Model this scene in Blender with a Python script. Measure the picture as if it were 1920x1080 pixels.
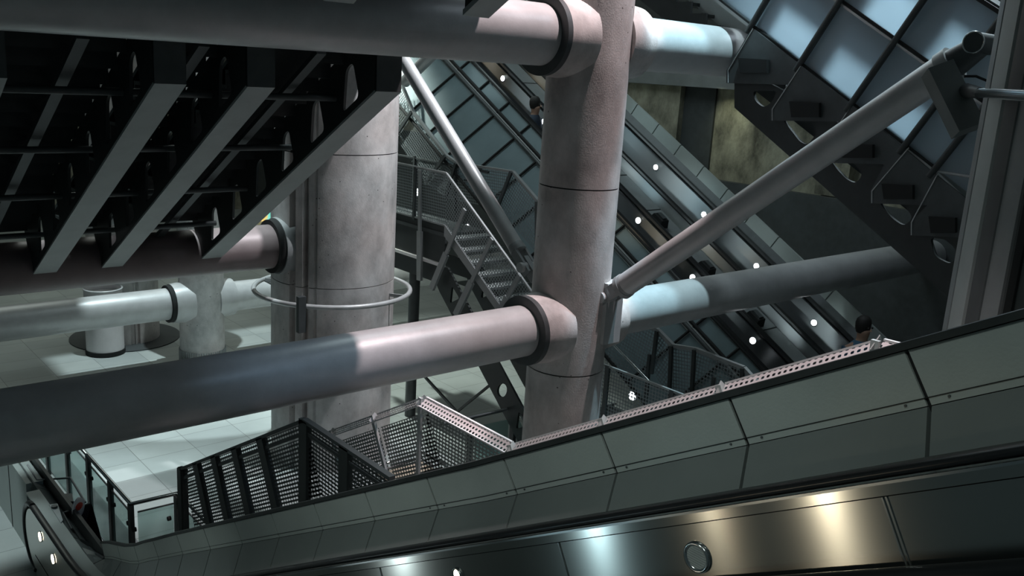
import bpy, math, random
from math import sin, cos, pi, radians, atan2, sqrt, hypot
from mathutils import Vector, Matrix
random.seed(7)
for o in list(bpy.data.objects): bpy.data.objects.remove(o)
COL = bpy.context.scene.collection
SC = bpy.context.scene
# ---------------------------------------------------------------- camera
# world: X along the big horizontal tubes, Y along the escalators, Z up, floor z = 0, metres
F, PITCH, ROLL, AZ, H = 1702.0, radians(13.55), radians(3.49), radians(48.61), 6.4
fh = Vector((cos(AZ), sin(AZ), 0)); rh = Vector((sin(AZ), -cos(AZ), 0)); up = Vector((0, 0, 1))
FW = fh*cos(PITCH) - up*sin(PITCH); u0 = up*cos(PITCH) + fh*sin(PITCH)
CU = u0*cos(ROLL) - rh*sin(ROLL); CR = rh*cos(ROLL) + u0*sin(ROLL)
CP = Vector((0, 0, H))
cd = bpy.data.cameras.new('camera'); cam = bpy.data.objects.new('camera', cd); COL.objects.link(cam)
cd.sensor_width = 36; cd.lens = F/1920*36; cd.clip_start = 0.05; cd.clip_end = 200
M = Matrix.Identity(4)
for i in range(3): M[i][0] = CR[i]; M[i][1] = CU[i]; M[i][2] = -FW[i]; M[i][3] = CP[i]
cam.matrix_world = M; SC.camera = cam
# ---------------------------------------------------------------- view, world
SC.view_settings.view_transform = 'Standard'; SC.view_settings.look = 'None'
SC.view_settings.gamma = 1; SC.view_settings.exposure = 0.0
w = bpy.data.worlds.new('world'); SC.world = w; w.use_nodes = True
w.node_tree.nodes['Background'].inputs[0].default_value = (0.55, 0.80, 0.85, 1)
w.node_tree.nodes['Background'].inputs[1].default_value = 0.045
# ---------------------------------------------------------------- lamps of the hall, with added fill lamps among them
def spot(name, loc, target, power, color, angle, blend=0.3, size=0.15):
    l = bpy.data.lights.new(name, 'SPOT'); l.energy = power; l.color = color; l.spot_size = radians(angle)
    l.spot_blend = blend; l.shadow_soft_size = size
    o = bpy.data.objects.new(name, l); COL.objects.link(o); o.location = loc
    o.rotation_euler = (Vector(target) - Vector(loc)).to_track_quat('-Z', 'Y').to_euler(); return o
def area(name, loc, target, power, color, sx, sy):
    l = bpy.data.lights.new(name, 'AREA'); l.energy = power; l.color = color; l.shape = 'RECTANGLE'; l.size = sx; l.size_y = sy
    o = bpy.data.objects.new(name, l); COL.objects.link(o); o.location = loc
    o.rotation_euler = (Vector(target) - Vector(loc)).to_track_quat('-Z', 'Y').to_euler(); return o
PINK = (1.0, 0.82, 0.84); CYAN = (0.62, 0.90, 1.0); COOL = (0.80, 0.97, 1.0); WARM = (1.0, 0.87, 0.64)
spot('floodlight_high_right', (8.1, 5.5, 13.8), (6.05, 7.1, 5.0), 4700, PINK, 27, 0.15, 0.08)
spot('strut_fill', (9.6, 8.9, 12.0), (7.5, 10.9, 4.6), 3600, (0.93, 0.95, 1.0), 32, 0.6, 0.08)  # added fill to brighten the left strut and the grooved column
spot('downlight_main_column', (8.65, 5.0, 14.0), (8.62, 7.33, 5.0), 4600, CYAN, 14.6, 0.22, 0.08)
spot('downlight_lower_tube', (3.9, 3.4, 7.6), (4.15, 7.0, 3.75), 150, (0.48, 0.72, 1.0), 34, 1.0, 0.15)
spot('hatch_lamp', (7.0, 17.0, 14.0), (7.0, 17.7, 0), 6200, COOL, 32, 0.1, 0.03)
spot('downlight_left_hall', (5.0, 12.3, 12.5), (5.7, 14.5, 0), 4200, COOL, 24, 0.3, 0.10)
spot('floor_fill_behind_stair', (8.3, 17.6, 9.0), (11.6, 14.4, 0), 3200, (0.88, 1.0, 0.93), 58, 0.7, 0.15)  # added fill, aimed under the escalators to brighten the floor there
area('hall_area_light', (9.0, 24.0, 11.5), (8.0, 21.0, 0), 560, (0.9, 1.0, 0.93), 12, 8)  # broad soft area light above the far hall floor
spot('glazing_backlight', (12.5, 5.9, 12.0), (9.4, 4.3, 6.5), 5200, (0.78, 0.94, 1.0), 50, 0.5, 0.6)
area('glazing_fill', (10.7, 5.6, 9.6), (9.4, 5.0, 6.6), 70, (0.75, 0.88, 1.0), 1.0, 4.5)  # added fill behind the frit to even out the pane tone
spot('left_bay_fill', (0.2, 15.6, 11.0), (2.6, 12.3, 0.3), 3000, COOL, 32, 0.6, 0.5)  # added fill for the left landing floor and the newel
spot('wall_washer', (16.2, 12.35, 6.4), (17.0, 12.28, 5.15), 30, (0.95, 1.0, 0.72), 75, 1.0, 0.05)
area('escalator_overhead', (9.5, 12.0, 12.5), (12.2, 11.0, 3.0), 260, COOL, 2, 6)
for y_, z_, zt_, p_, an_ in ((0.6, 7.8, 5.5, 66, 84), (2.4, 6.9, 4.6, 70, 80), (4.2, 5.6, 3.3, 50, 72), (6.3, 3.0, 1.7, 32, 70), (8.3, 2.7, 0.9, 26, 70)):
    spot('cladding_fill', (0.2, y_, z_), (2.6, y_+0.3, zt_), p_, (0.88, 1.0, 0.95), an_, 1.0, 0.25)  # added fill spots that lift the near cladding, not real fixtures
spot('punched_rail_fill', (3.6, 2.2, 11.0), (4.5, 3.4, 4.4), 900, PINK, 42, 0.5, 0.10)  # added pink fill that brightens the punched rail
spot('column_edge_fill', (9.25, 5.6, 13.4), (7.95, 6.95, 4.0), 4200, (0.50, 0.84, 1.0), 13, 0.4, 0.08)  # added fill that strengthens the cyan edge of the middle column
# added lamps, each placed to throw one streak on the brushed balustrades
def streak(px, py, X, slope, power, color, dist=4.6, up_=0.0, rad=0.04, ang=11):
    r_ = FW + CR*((px-960)/F) - CU*((py-540)/F); p = CP + r_*(X/r_.x)
    e = Vector((0, cos(pi/6), -slope*0.5)); n_ = Vector((0, slope*0.5, cos(pi/6)))
    v = (CP-p).normalized(); le = -v.dot(e); ln = up_; lx = -sqrt(max(0.02, 1-le*le-ln*ln))
    d = (e*le + n_*ln + Vector((lx, 0, 0))).normalized()
    spot('streak_helper', tuple(p+d*dist), tuple(p), power, color, ang, 0.8, rad)  # helper lamp set back along the reflection from the wanted streak
for px, py, pw, c_ in ((1565, 985, 34, WARM), (1350, 1020, 10, WARM), (1130, 1040, 22, CYAN), (760, 1078, 14, COOL)):
    streak(px, py, 2.3, 1, pw, c_)
for px, py, X_, pw, c_ in ((1192, 222, 13.5, 60, CYAN), (1268, 352, 13.5, 60, COOL), (1300, 385, 13.5, 60, CYAN), (1400, 460, 13.5, 50, COOL), (1556, 626, 13.5, 70, COOL), (1235, 447, 11.5, 50, WARM), (1345, 560, 11.5, 40, COOL), (1452, 662, 11.5, 60, COOL), (912, 118, 11.5, 50, WARM), (985, 190, 11.5, 50, COOL)):
    streak(px, py, X_, -1, pw*2.2, c_, 5.0, 0.33, 0.08, 16)
# ---------------------------------------------------------------- survey helpers: sight line met with a real plane
def ray(px, py): return FW + CR*((px-960)/F) - CU*((py-540)/F)
def onX(px, py, x): r = ray(px, py); return CP + r*(x/r.x)
def onY(px, py, y): r = ray(px, py); return CP + r*(y/r.y)
def onZ(px, py, z): r = ray(px, py); return CP + r*((z-H)/r.z)
def atD(px, py, d): return CP + ray(px, py)*d
# ---------------------------------------------------------------- materials
def mat(name, base, rough=0.6, metal=0.0, noise=0.0, nscale=4.0, stretch=(1,1,1), bump=0.0, bscale=40.0, base2=None, spec=0.5, fine=0.0):
    m = bpy.data.materials.new(name); m.use_nodes = True; nt = m.node_tree; b = nt.nodes['Principled BSDF']
    b.inputs['Base Color'].default_value = (*base, 1); b.inputs['Roughness'].default_value = rough
    b.inputs['Metallic'].default_value = metal; b.inputs['Specular IOR Level'].default_value = spec
    tc = nt.nodes.new('ShaderNodeTexCoord'); mp = nt.nodes.new('ShaderNodeMapping'); mp.inputs['Scale'].default_value = stretch
    nt.links.new(tc.outputs['Object'], mp.inputs['Vector'])
    if noise or base2:
        n = nt.nodes.new('ShaderNodeTexNoise'); n.inputs['Scale'].default_value = nscale; n.inputs['Detail'].default_value = 8; n.inputs['Roughness'].default_value = 0.65
        nt.links.new(mp.outputs[0], n.inputs['Vector'])
        r = nt.nodes.new('ShaderNodeValToRGB'); r.color_ramp.elements[0].position = 0.32; r.color_ramp.elements[1].position = 0.68
        b2 = base2 or tuple(c*(1-noise) for c in base)
        r.color_ramp.elements[0].color = (*b2, 1); r.color_ramp.elements[1].color = (*[min(1, c*(1+noise*0.6)) for c in base], 1)
        nt.links.new(n.outputs['Fac'], r.inputs['Fac']); nt.links.new(r.outputs[0], b.inputs['Base Color'])
        rr = nt.nodes.new('ShaderNodeMapRange'); rr.inputs['To Min'].default_value = rough*0.85; rr.inputs['To Max'].default_value = min(1, rough*1.15)
        nt.links.new(n.outputs['Fac'], rr.inputs['Value']); nt.links.new(rr.outputs[0], b.inputs['Roughness'])
    if bump:
        n2 = nt.nodes.new('ShaderNodeTexNoise'); n2.inputs['Scale'].default_value = bscale; n2.inputs['Detail'].default_value = 5
        nt.links.new(mp.outputs[0], n2.inputs['Vector'])
        bp = nt.nodes.new('ShaderNodeBump'); bp.inputs['Strength'].default_value = bump; bp.inputs['Distance'].default_value = 0.02
        nt.links.new(n2.outputs['Fac'], bp.inputs['Height']); nt.links.new(bp.outputs[0], b.inputs['Normal'])
    return m
MT = {}
MT['concrete'] = mat('cast_concrete', (0.58, 0.57, 0.56), 0.62, 0, 0.42, 1.5, (1.3, 1.3, 0.9), 0.12, 60)
def pits(m, scale=9.0):
    nt = m.node_tree; b = nt.nodes['Principled BSDF']; src = b.inputs['Base Color'].links[0].from_socket
    v = nt.nodes.new('ShaderNodeTexVoronoi'); v.inputs['Scale'].default_value = scale
    n = nt.nodes.new('ShaderNodeTexNoise'); n.inputs['Scale'].default_value = 2.2
    tc = nt.nodes['Texture Coordinate']; nt.links.new(tc.outputs['Object'], v.inputs[0]); nt.links.new(tc.outputs['Object'], n.inputs[0])
    a = nt.nodes.new('ShaderNodeMath'); a.operation = 'LESS_THAN'; a.inputs[1].default_value = 0.085; nt.links.new(v.outputs['Distance'], a.inputs[0])
    c = nt.nodes.new('ShaderNodeMath'); c.operation = 'GREATER_THAN'; c.inputs[1].default_value = 0.55; nt.links.new(n.outputs['Fac'], c.inputs[0])
    d = nt.nodes.new('ShaderNodeMath'); d.operation = 'MULTIPLY'; nt.links.new(a.outputs[0], d.inputs[0]); nt.links.new(c.outputs[0], d.inputs[1])
    mx = nt.nodes.new('ShaderNodeMix'); mx.data_type = 'RGBA'; nt.links.new(d.outputs[0], mx.inputs['Factor']); nt.links.new(src, mx.inputs['A'])
    mx.inputs['B'].default_value = (0.12, 0.115, 0.11, 1)
    n3 = nt.nodes.new('ShaderNodeTexNoise'); n3.inputs['Scale'].default_value = 0.9; n3.inputs['Detail'].default_value = 3; nt.links.new(tc.outputs['Object'], n3.inputs[0])
    r3 = nt.nodes.new('ShaderNodeValToRGB'); r3.color_ramp.elements[0].position = 0.4; r3.color_ramp.elements[1].position = 0.62
    r3.color_ramp.elements[0].color = (1, 1, 1, 1); r3.color_ramp.elements[1].color = (1.0, 0.92, 0.90, 1); nt.links.new(n3.outputs['Fac'], r3.inputs[0])
    m2 = nt.nodes.new('ShaderNodeMix'); m2.data_type = 'RGBA'; m2.blend_type = 'MULTIPLY'; m2.inputs['Factor'].default_value = 1.0
    nt.links.new(mx.outputs['Result'], m2.inputs['A']); nt.links.new(r3.outputs[0], m2.inputs['B']); nt.links.new(m2.outputs['Result'], b.inputs['Base Color'])
pits(MT['concrete'])
MT['concrete_dark'] = mat('rough_concrete_wall', (0.30, 0.29, 0.22), 0.85, 0, 0.75, 1.6, (1, 1.0, 0.6), 0.8, 12)
MT['steel'] = mat('satin_painted_steel', (0.52, 0.52, 0.52), 0.38, 0.15, 0.12, 3, (1, 1, 1), 0.05, 60)
MT['steel_grey'] = mat('grey_painted_steel', (0.30, 0.31, 0.31), 0.5, 0.1, 0.15, 3)
MT['steel_mid'] = mat('stair_steel', (0.20, 0.215, 0.215), 0.55, 0.1, 0.15, 3)
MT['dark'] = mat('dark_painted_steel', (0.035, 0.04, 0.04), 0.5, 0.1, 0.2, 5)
MT['dark2'] = mat('charcoal_metal', (0.07, 0.078, 0.08), 0.5, 0.2, 0.2, 5)
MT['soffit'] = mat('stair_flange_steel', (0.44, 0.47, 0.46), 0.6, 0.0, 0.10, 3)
MT['clad'] = mat('grey_cladding_panel', (0.36, 0.40, 0.38), 0.55, 0.0, 0.08, 2.0, (1, 1, 1), 0.06, 90)
MT['clad_low'] = mat('dark_glossy_cladding_panel', (0.16, 0.18, 0.175), 0.32, 0.0, 0.08, 2.0)
MT['rubber'] = mat('black_rubber', (0.012, 0.013, 0.014), 0.32, 0.0)
MT['gap'] = mat('black_joint', (0.008, 0.009, 0.009), 0.8)
MT['white'] = mat('pale_painted_metal', (0.72, 0.69, 0.69), 0.5, 0.0, 0.06, 6)
MT['bluepanel'] = mat('blue_grey_truss_panel', (0.16, 0.22, 0.235), 0.45, 0.1, 0.12, 1.5)
MT['blue'] = mat('navy_enamel', (0.02, 0.02, 0.16), 0.4)
MT['red'] = mat('red_print', (0.55, 0.05, 0.03), 0.5)
MT['skin'] = mat('skin', (0.45, 0.28, 0.2), 0.55)
MT['hair'] = mat('dark_hair', (0.02, 0.018, 0.016), 0.7)
MT['cloth_navy'] = mat('navy_cloth', (0.03, 0.045, 0.07), 0.85, 0, 0.2, 12)
MT['cloth_blue'] = mat('blue_cloth', (0.06, 0.14, 0.22), 0.85, 0, 0.2, 12)
MT['cloth_black'] = mat('black_cloth', (0.015, 0.015, 0.018), 0.9)
def stainless(name, axis_up, rough=0.27, col=(0.50, 0.51, 0.50)):
    m = mat(name, col, rough, 1.0); nt = m.node_tree; b = nt.nodes['Principled BSDF']
    b.inputs['Anisotropic'].default_value = 0.96
    cv = nt.nodes.new('ShaderNodeCombineXYZ')
    for i in range(3): cv.inputs[i].default_value = axis_up[i]
    nt.links.new(cv.outputs[0], b.inputs['Tangent']); return m
S30, C30 = 0.5, sqrt(3)/2
MT['inox_near'] = stainless('brushed_stainless_near', (0, S30, C30), 0.19, (0.50, 0.50, 0.47))
MT['inox_far'] = stainless('brushed_stainless_far', (0, -S30, C30), 0.28, (0.50, 0.52, 0.53))
MT['chrome'] = mat('polished_stainless', (0.6, 0.62, 0.62), 0.18, 1.0)
def emis(name, col, s):
    m = bpy.data.materials.new(name); m.use_nodes = True; b = m.node_tree.nodes['Principled BSDF']
    b.inputs['Base Color'].default_value = (*col, 1); b.inputs['Emission Color'].default_value = (*col, 1); b.inputs['Emission Strength'].default_value = s
    return m
MT['lamp'] = emis('lit_lens', (0.92, 0.97, 1.0), 7); MT['lamp_warm'] = emis('warm_lit_lens', (1.0, 0.86, 0.62), 7)
def floor_mat():
    m = mat('stone_floor_tiles', (0.44, 0.47, 0.45), 0.45, 0, 0.0); nt = m.node_tree; b = nt.nodes['Principled BSDF']
    tc = nt.nodes['Texture Coordinate']; br = nt.nodes.new('ShaderNodeTexBrick'); br.offset = 0.0
    mp = nt.nodes.new('ShaderNodeMapping'); nt.links.new(tc.outputs['Object'], mp.inputs[0])
    br.inputs['Scale'].default_value = 1.0; br.inputs['Brick Width'].default_value = 0.9; br.inputs['Row Height'].default_value = 0.6
    br.inputs['Mortar Size'].default_value = 0.006; br.inputs['Color1'].default_value = (0.40, 0.43, 0.42, 1); br.inputs['Color2'].default_value = (0.47, 0.50, 0.48, 1)
    br.inputs['Mortar'].default_value = (0.22, 0.23, 0.22, 1); nt.links.new(mp.outputs[0], br.inputs['Vector'])
    n = nt.nodes.new('ShaderNodeTexNoise'); n.inputs['Scale'].default_value = 0.8; n.inputs['Detail'].default_value = 7; nt.links.new(tc.outputs['Object'], n.inputs['Vector'])
    mx = nt.nodes.new('ShaderNodeMix'); mx.data_type = 'RGBA'; mx.blend_type = 'MULTIPLY'; mx.inputs['Factor'].default_value = 0.6
    rp = nt.nodes.new('ShaderNodeValToRGB'); rp.color_ramp.elements[0].position = 0.3; rp.color_ramp.elements[1].position = 0.7
    rp.color_ramp.elements[0].color = (0.6, 0.6, 0.6, 1); rp.color_ramp.elements[1].color = (1, 1, 1, 1)
    nt.links.new(n.outputs['Fac'], rp.inputs[0]); nt.links.new(br.outputs['Color'], mx.inputs['A']); nt.links.new(rp.outputs[0], mx.inputs['B'])
    nt.links.new(mx.outputs['Result'], b.inputs['Base Color']); return m
MT['floor'] = floor_mat()
def perf(name, col, pu, pv, ru, rv, rough=0.5, metal=0.3, solid=0.0):
    """perforated sheet: round or slotted holes on a grid, measured in metres on the sheet (UV)"""
    m = bpy.data.materials.new(name); m.use_nodes = True; nt = m.node_tree; b = nt.nodes['Principled BSDF']; N = nt.nodes.new
    b.inputs['Base Color'].default_value = (*col, 1); b.inputs['Roughness'].default_value = rough; b.inputs['Metallic'].default_value = metal
    uv = N('ShaderNodeUVMap'); sp = N('ShaderNodeSeparateXYZ'); nt.links.new(uv.outputs[0], sp.inputs[0])
    def mth(op, a, bb=None, c=None):
        n = N('ShaderNodeMath'); n.operation = op
        for i, v in enumerate((a, bb, c)):
            if v is None: continue
            if isinstance(v, (int, float)): n.inputs[i].default_value = v
            else: nt.links.new(v, n.inputs[i])
        return n.outputs[0]
    def cell(o, pitch, r):
        return mth('DIVIDE', mth('ABSOLUTE', mth('SUBTRACT', mth('FRACT', mth('DIVIDE', o, pitch)), 0.5)), r/pitch)
    a = cell(sp.outputs[0], pu, ru); c = cell(sp.outputs[1], pv, rv)
    d = mth('ADD', mth('POWER', a, 3.0), mth('POWER', c, 3.0))
    inside = mth('LESS_THAN', d, 1.0)
    tr = N('ShaderNodeBsdfTransparent'); mx = N('ShaderNodeMixShader'); out = nt.nodes['Material Output']
    nt.links.new(inside, mx.inputs[0]); nt.links.new(b.outputs[0], mx.inputs[1]); nt.links.new(tr.outputs[0], mx.inputs[2]); nt.links.new(mx.outputs[0], out.inputs[0])
    return m
MT['edge_col'] = mat('dark_column_casing', (0.10, 0.105, 0.105), 0.55, 0.1, 0.2, 3)
MT['brown'] = mat('brown_grey_painted_steel', (0.25, 0.195, 0.195), 0.45, 0.1, 0.15, 3)
MT['lampbox'] = mat('lamp_box_metal', (0.13, 0.145, 0.14), 0.5, 0.2, 0.1, 5)
MT['mesh_dark'] = perf('dark_slotted_sheet', (0.05, 0.055, 0.055), 0.050, 0.034, 0.020, 0.0085)
MT['mesh_grey'] = perf('grey_perforated_sheet', (0.32, 0.34, 0.33), 0.046, 0.034, 0.016, 0.009)
MT['mesh_fine'] = perf('fine_perforated_sheet', (0.26, 0.29, 0.30), 0.050, 0.050, 0.019, 0.019)
MT['mesh_tread'] = perf('perforated_tread', (0.5, 0.53, 0.52), 0.07, 0.07, 0.022, 0.022)
MT['strip'] = perf('pale_punched_rail', (0.80, 0.74, 0.74), 0.040, 0.040, 0.011, 0.011, 0.5, 0.0)
def glass_mat(name, col, a, rough=0.2):
    m = bpy.data.materials.new(name); m.use_nodes = True; nt = m.node_tree; N = nt.nodes.new; out = nt.nodes['Material Output']
    b = nt.nodes['Principled BSDF']; b.inputs['Base Color'].default_value = (*col, 1); b.inputs['Roughness'].default_value = rough
    tr = N('ShaderNodeBsdfTransparent'); tr.inputs[0].default_value = (0.85, 0.95, 0.93, 1); mx = N('ShaderNodeMixShader'); mx.inputs[0].default_value = a
    nt.links.new(tr.outputs[0], mx.inputs[1]); nt.links.new(b.outputs[0], mx.inputs[2]); nt.links.new(mx.outputs[0], out.inputs[0]); return m
MT['glass'] = glass_mat('balustrade_glass', (0.22, 0.32, 0.31), 0.35, 0.08)
def frit_mat():
    m = bpy.data.materials.new('fritted_glass'); m.use_nodes = True; nt = m.node_tree; N = nt.nodes.new; out = nt.nodes['Material Output']
    b = nt.nodes['Principled BSDF']; b.inputs['Base Color'].default_value = (0.42, 0.48, 0.52, 1); b.inputs['Roughness'].default_value = 0.35
    tl = N('ShaderNodeBsdfTranslucent'); tl.inputs[0].default_value = (0.62, 0.72, 0.78, 1)
    tc = N('ShaderNodeTexCoord'); n = N('ShaderNodeTexNoise'); n.inputs['Scale'].default_value = 0.9; nt.links.new(tc.outputs['Object'], n.inputs[0])
    rp = N('ShaderNodeMapRange'); rp.inputs['To Min'].default_value = 0.45; rp.inputs['To Max'].default_value = 0.75; nt.links.new(n.outputs['Fac'], rp.inputs[0])
    mx = N('ShaderNodeMixShader'); nt.links.new(rp.outputs[0], mx.inputs[0])
    nt.links.new(b.outputs[0], mx.inputs[1]); nt.links.new(tl.outputs[0], mx.inputs[2]); nt.links.new(mx.outputs[0], out.inputs[0]); return m
MT['frit'] = frit_mat()
def screen_mat():
    m = bpy.data.materials.new('lit_poster_screen'); m.use_nodes = True; nt = m.node_tree; N = nt.nodes.new; b = nt.nodes['Principled BSDF']
    tc = N('ShaderNodeTexCoord'); n = N('ShaderNodeTexNoise'); n.inputs['Scale'].default_value = 1.6; n.inputs['Detail'].default_value = 3; nt.links.new(tc.outputs['Object'], n.inputs[0])
    r = N('ShaderNodeValToRGB'); cr = r.color_ramp; cr.elements[0].position = 0.3; cr.elements[0].color = (0.05, 0.55, 0.35, 1); cr.elements[1].position = 0.7; cr.elements[1].color = (0.95, 0.9, 0.6, 1)
    e = cr.elements.new(0.45); e.color = (0.25, 0.75, 0.65, 1); e = cr.elements.new(0.56); e.color = (0.9, 0.6, 0.15, 1)
    nt.links.new(n.outputs['Color'], r.inputs[0]); nt.links.new(r.outputs[0], b.inputs['Base Color']); nt.links.new(r.outputs[0], b.inputs['Emission Color']); b.inputs['Emission Strength'].default_value = 1.0
    return m
MT['screen'] = screen_mat()
# ---------------------------------------------------------------- mesh builder
def wbase(p):
    while p is not None and p.parent is not None: p = p.parent
    return Vector(p.location) if p is not None and p.type == 'EMPTY' else Vector((0, 0, 0))
class MB:
    def __init__(s): s.v = []; s.f = []; s.sm = []; s.uv = {}
    def add(s, vs, fs, smooth=False):
        b = len(s.v); s.v += [tuple(v) for v in vs]
        for f in fs: s.f.append(tuple(b+i for i in f)); s.sm.append(smooth)
        return s
    def box(s, a, b):
        x0, y0, z0 = [min(p, q) for p, q in zip(a, b)]; x1, y1, z1 = [max(p, q) for p, q in zip(a, b)]
        return s.hexa([(x0,y0,z0),(x1,y0,z0),(x1,y1,z0),(x0,y1,z0)], [(x0,y0,z1),(x1,y0,z1),(x1,y1,z1),(x0,y1,z1)])
    def hexa(s, lo, hi):
        return s.add(list(lo)+list(hi), [(3,2,1,0),(4,5,6,7),(0,1,5,4),(1,2,6,5),(2,3,7,6),(3,0,4,7)])
    def bar(s, p, q, w, h, side=None):
        """rectangular bar from p to q; w across 'side', h across the other normal"""
        p, q = Vector(p), Vector(q); d = (q-p).normalized()
        sd = Vector(side) if side is not None else (Vector((1,0,0)) if abs(d.x) < 0.9 else Vector((0,1,0)))
        sd = (sd - d*sd.dot(d)).normalized(); n = d.cross(sd)
        c = [sd*(w/2)*i + n*(h/2)*j for i, j in ((-1,-1),(1,-1),(1,1),(-1,1))]
        return s.hexa([p+k for k in c], [q+k for k in c])
    def cyl(s, p, q, r, n=32, r2=None, caps=True):
        p, q = Vector(p), Vector(q); d = (q-p).normalized(); a = Vector((0,0,1)) if abs(d.z) < 0.9 else Vector((1,0,0))
        u = d.cross(a).normalized(); w_ = d.cross(u); r2 = r if r2 is None else r2
        vs = [p+(u*cos(2*pi*i/n)+w_*sin(2*pi*i/n))*r for i in range(n)] + [q+(u*cos(2*pi*i/n)+w_*sin(2*pi*i/n))*r2 for i in range(n)]
        s.add(vs, [(i, (i+1) % n, n+(i+1) % n, n+i) for i in range(n)], True)
        if caps:
            s.add(vs[:n], [tuple(range(n-1, -1, -1))]); s.add(vs[n:], [tuple(range(n))])
        return s
    def tube(s, pts, r, n=12, closed=False):
        pts = [Vector(p) for p in pts]; N = len(pts); rings = []; prev = None
        for i, p in enumerate(pts):
            a = pts[i-1] if (i or closed) else pts[i]; b = pts[(i+1) % N] if (i < N-1 or closed) else pts[i]
            d = (b-a).normalized(); u = prev - d*prev.dot(d) if prev is not None else d.orthogonal()
            u.normalize(); prev = u; w_ = d.cross(u)
            rings.append([p+(u*cos(2*pi*k/n)+w_*sin(2*pi*k/n))*r for k in range(n)])
        vs = [v for rg in rings for v in rg]; fs = []
        for i in range(N if closed else N-1):
            j = (i+1) % N
            for k in range(n): fs.append((i*n+k, i*n+(k+1) % n, j*n+(k+1) % n, j*n+k))
        s.add(vs, fs, True)
        if not closed: s.add(rings[0], [tuple(range(n-1, -1, -1))]); s.add(rings[-1], [tuple(range(n))])
        return s
    def sweep(s, rings, smooth=False, caps=True, closed=True):
        n = len(rings[0]); vs = [v for r in rings for v in r]; fs = []
        for i in range(len(rings)-1):
            for k in range(n if closed else n-1): fs.append((i*n+k, i*n+(k+1) % n, (i+1)*n+(k+1) % n, (i+1)*n+k))
        s.add(vs, fs, smooth)
        if caps and closed: s.add(rings[0], [tuple(range(n-1, -1, -1))]); s.add(rings[-1], [tuple(range(n))])
        return s
    def sheet(s, quads):
        """flat sheet pieces with UV in metres; each quad: (a,b,c,d), u along a-b, v along a-d"""
        for q in quads:
            a, b, c, d = [Vector(p) for p in q]; i = len(s.f); s.add((a, b, c, d), [(0, 1, 2, 3)])
            eu = (b-a).normalized(); nn = (b-a).cross(d-a).normalized(); ev = nn.cross(eu)
            s.uv[i] = [((p-a).dot(eu), (p-a).dot(ev)) for p in (a, b, c, d)]
        return s
    def build(s, name, m, parent=None):
        me = bpy.data.meshes.new(name); base = wbase(parent)
        me.from_pydata([tuple(Vector(v)-base) for v in s.v], [], s.f); me.polygons.foreach_set('use_smooth', s.sm)
        if s.uv:
            l = me.uv_layers.new(name='UVMap')
            for p in me.polygons:
                if p.index in s.uv:
                    for k, li in enumerate(p.loop_indices): l.data[li].uv = s.uv[p.index][k]
        me.materials.append(MT[m] if isinstance(m, str) else m); me.update()
        o = bpy.data.objects.new(name, me); COL.objects.link(o)
        if parent is not None: o.parent = parent
        return o
def tag(o, label=None, cat=None, group=None, kind=None):
    if label: o['label'] = label
    if cat: o['category'] = cat
    if group: o['group'] = group
    if kind: o['kind'] = kind
    return o
def thing(name, label, cat, loc=(0, 0, 0), group=None):
    o = bpy.data.objects.new(name, None); COL.objects.link(o); o.location = loc; o.empty_display_size = 0.1
    return tag(o, label, cat, group)
def struct(o): o['kind'] = 'structure'; return o
def plate(name, outer, holes, x0, x1, m, parent=None):
    """plate in a plane X = const cut from a (Y, Z) outline with holes; real thickness x0..x1"""
    cu = bpy.data.curves.new(name, 'CURVE'); cu.dimensions = '2D'; cu.fill_mode = 'BOTH'; cu.extrude = abs(x1-x0)/2
    for poly in [outer]+list(holes):
        sp = cu.splines.new('POLY'); sp.points.add(len(poly)-1); sp.use_cyclic_u = True
        for p, (a, b) in zip(sp.points, poly): p.co = (a, b, 0, 1)
    t = bpy.data.objects.new('tmp', cu); COL.objects.link(t)
    me = bpy.data.meshes.new_from_object(t.evaluated_get(bpy.context.evaluated_depsgraph_get())); bpy.data.objects.remove(t); bpy.data.curves.remove(cu)
    base = wbase(parent); xm = (x0+x1)/2
    for v in me.vertices:
        a, b, c = v.co; v.co = Vector((xm+c, a, b)) - base
    me.name = name; me.materials.clear(); me.materials.append(MT[m]); me.update()
    o = bpy.data.objects.new(name, me); COL.objects.link(o); o.parent = parent; return o
def rounded(poly, r, k=5):
    out = []; n = len(poly)
    for i in range(n):
        a, b, c = [Vector(poly[j % n]).to_2d() for j in (i-1, i, i+1)]
        u = (a-b); v = (c-b); rr = min(r, u.length*0.45, v.length*0.45); u.normalize(); v.normalize()
        p, q = b+u*rr, b+v*rr
        for t in range(k+1):
            t /= k; out.append(tuple((p*(1-t)**2 + b*2*t*(1-t) + q*t*t)))
    return out

# ================================================================ SETTING
mb = MB(); mb.box((-6, -4, -0.3), (17, 36, 0)); struct(mb.build('floor', 'floor'))
mb = MB(); mb.box((17, 4, 0), (17.5, 36, 6.25)); struct(mb.build('wall_back', 'concrete_dark'))
mb = MB(); mb.box((16.55, 4, 6.25), (17.5, 36, 6.85)); struct(mb.build('trim_1', 'steel_mid'))
mb = MB(); mb.box((17.2, 3, 6.85), (17.6, 36, 14)); struct(mb.build('wall_upper', 'dark'))
mb = MB(); mb.box((-6, 36, 0), (17.5, 36.3, 12)); struct(mb.build('wall_far', 'concrete_dark'))
mb = MB(); mb.box((16.4, 4, 0), (17.0, 36, 4.15)); mb.box((16.4, 4, 4.15), (16.6, 36, 4.3)); struct(mb.build('wall_plinth', 'dark2'))
mb = MB(); mb.box((10.9, -1.5, 0), (17.5, 3.9, 14)); struct(mb.build('wall_right', 'dark2'))
mb = MB()
for a_, b_ in (((3.5, 14, 12), (6.66, 20.5, 12.05)), ((7.85, 14, 12), (11, 20.5, 12.05)), ((6.66, 14, 12), (7.85, 16.2, 12.05)), ((6.66, 17.39, 12), (7.85, 20.5, 12.05))): mb.box(a_, b_)
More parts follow.
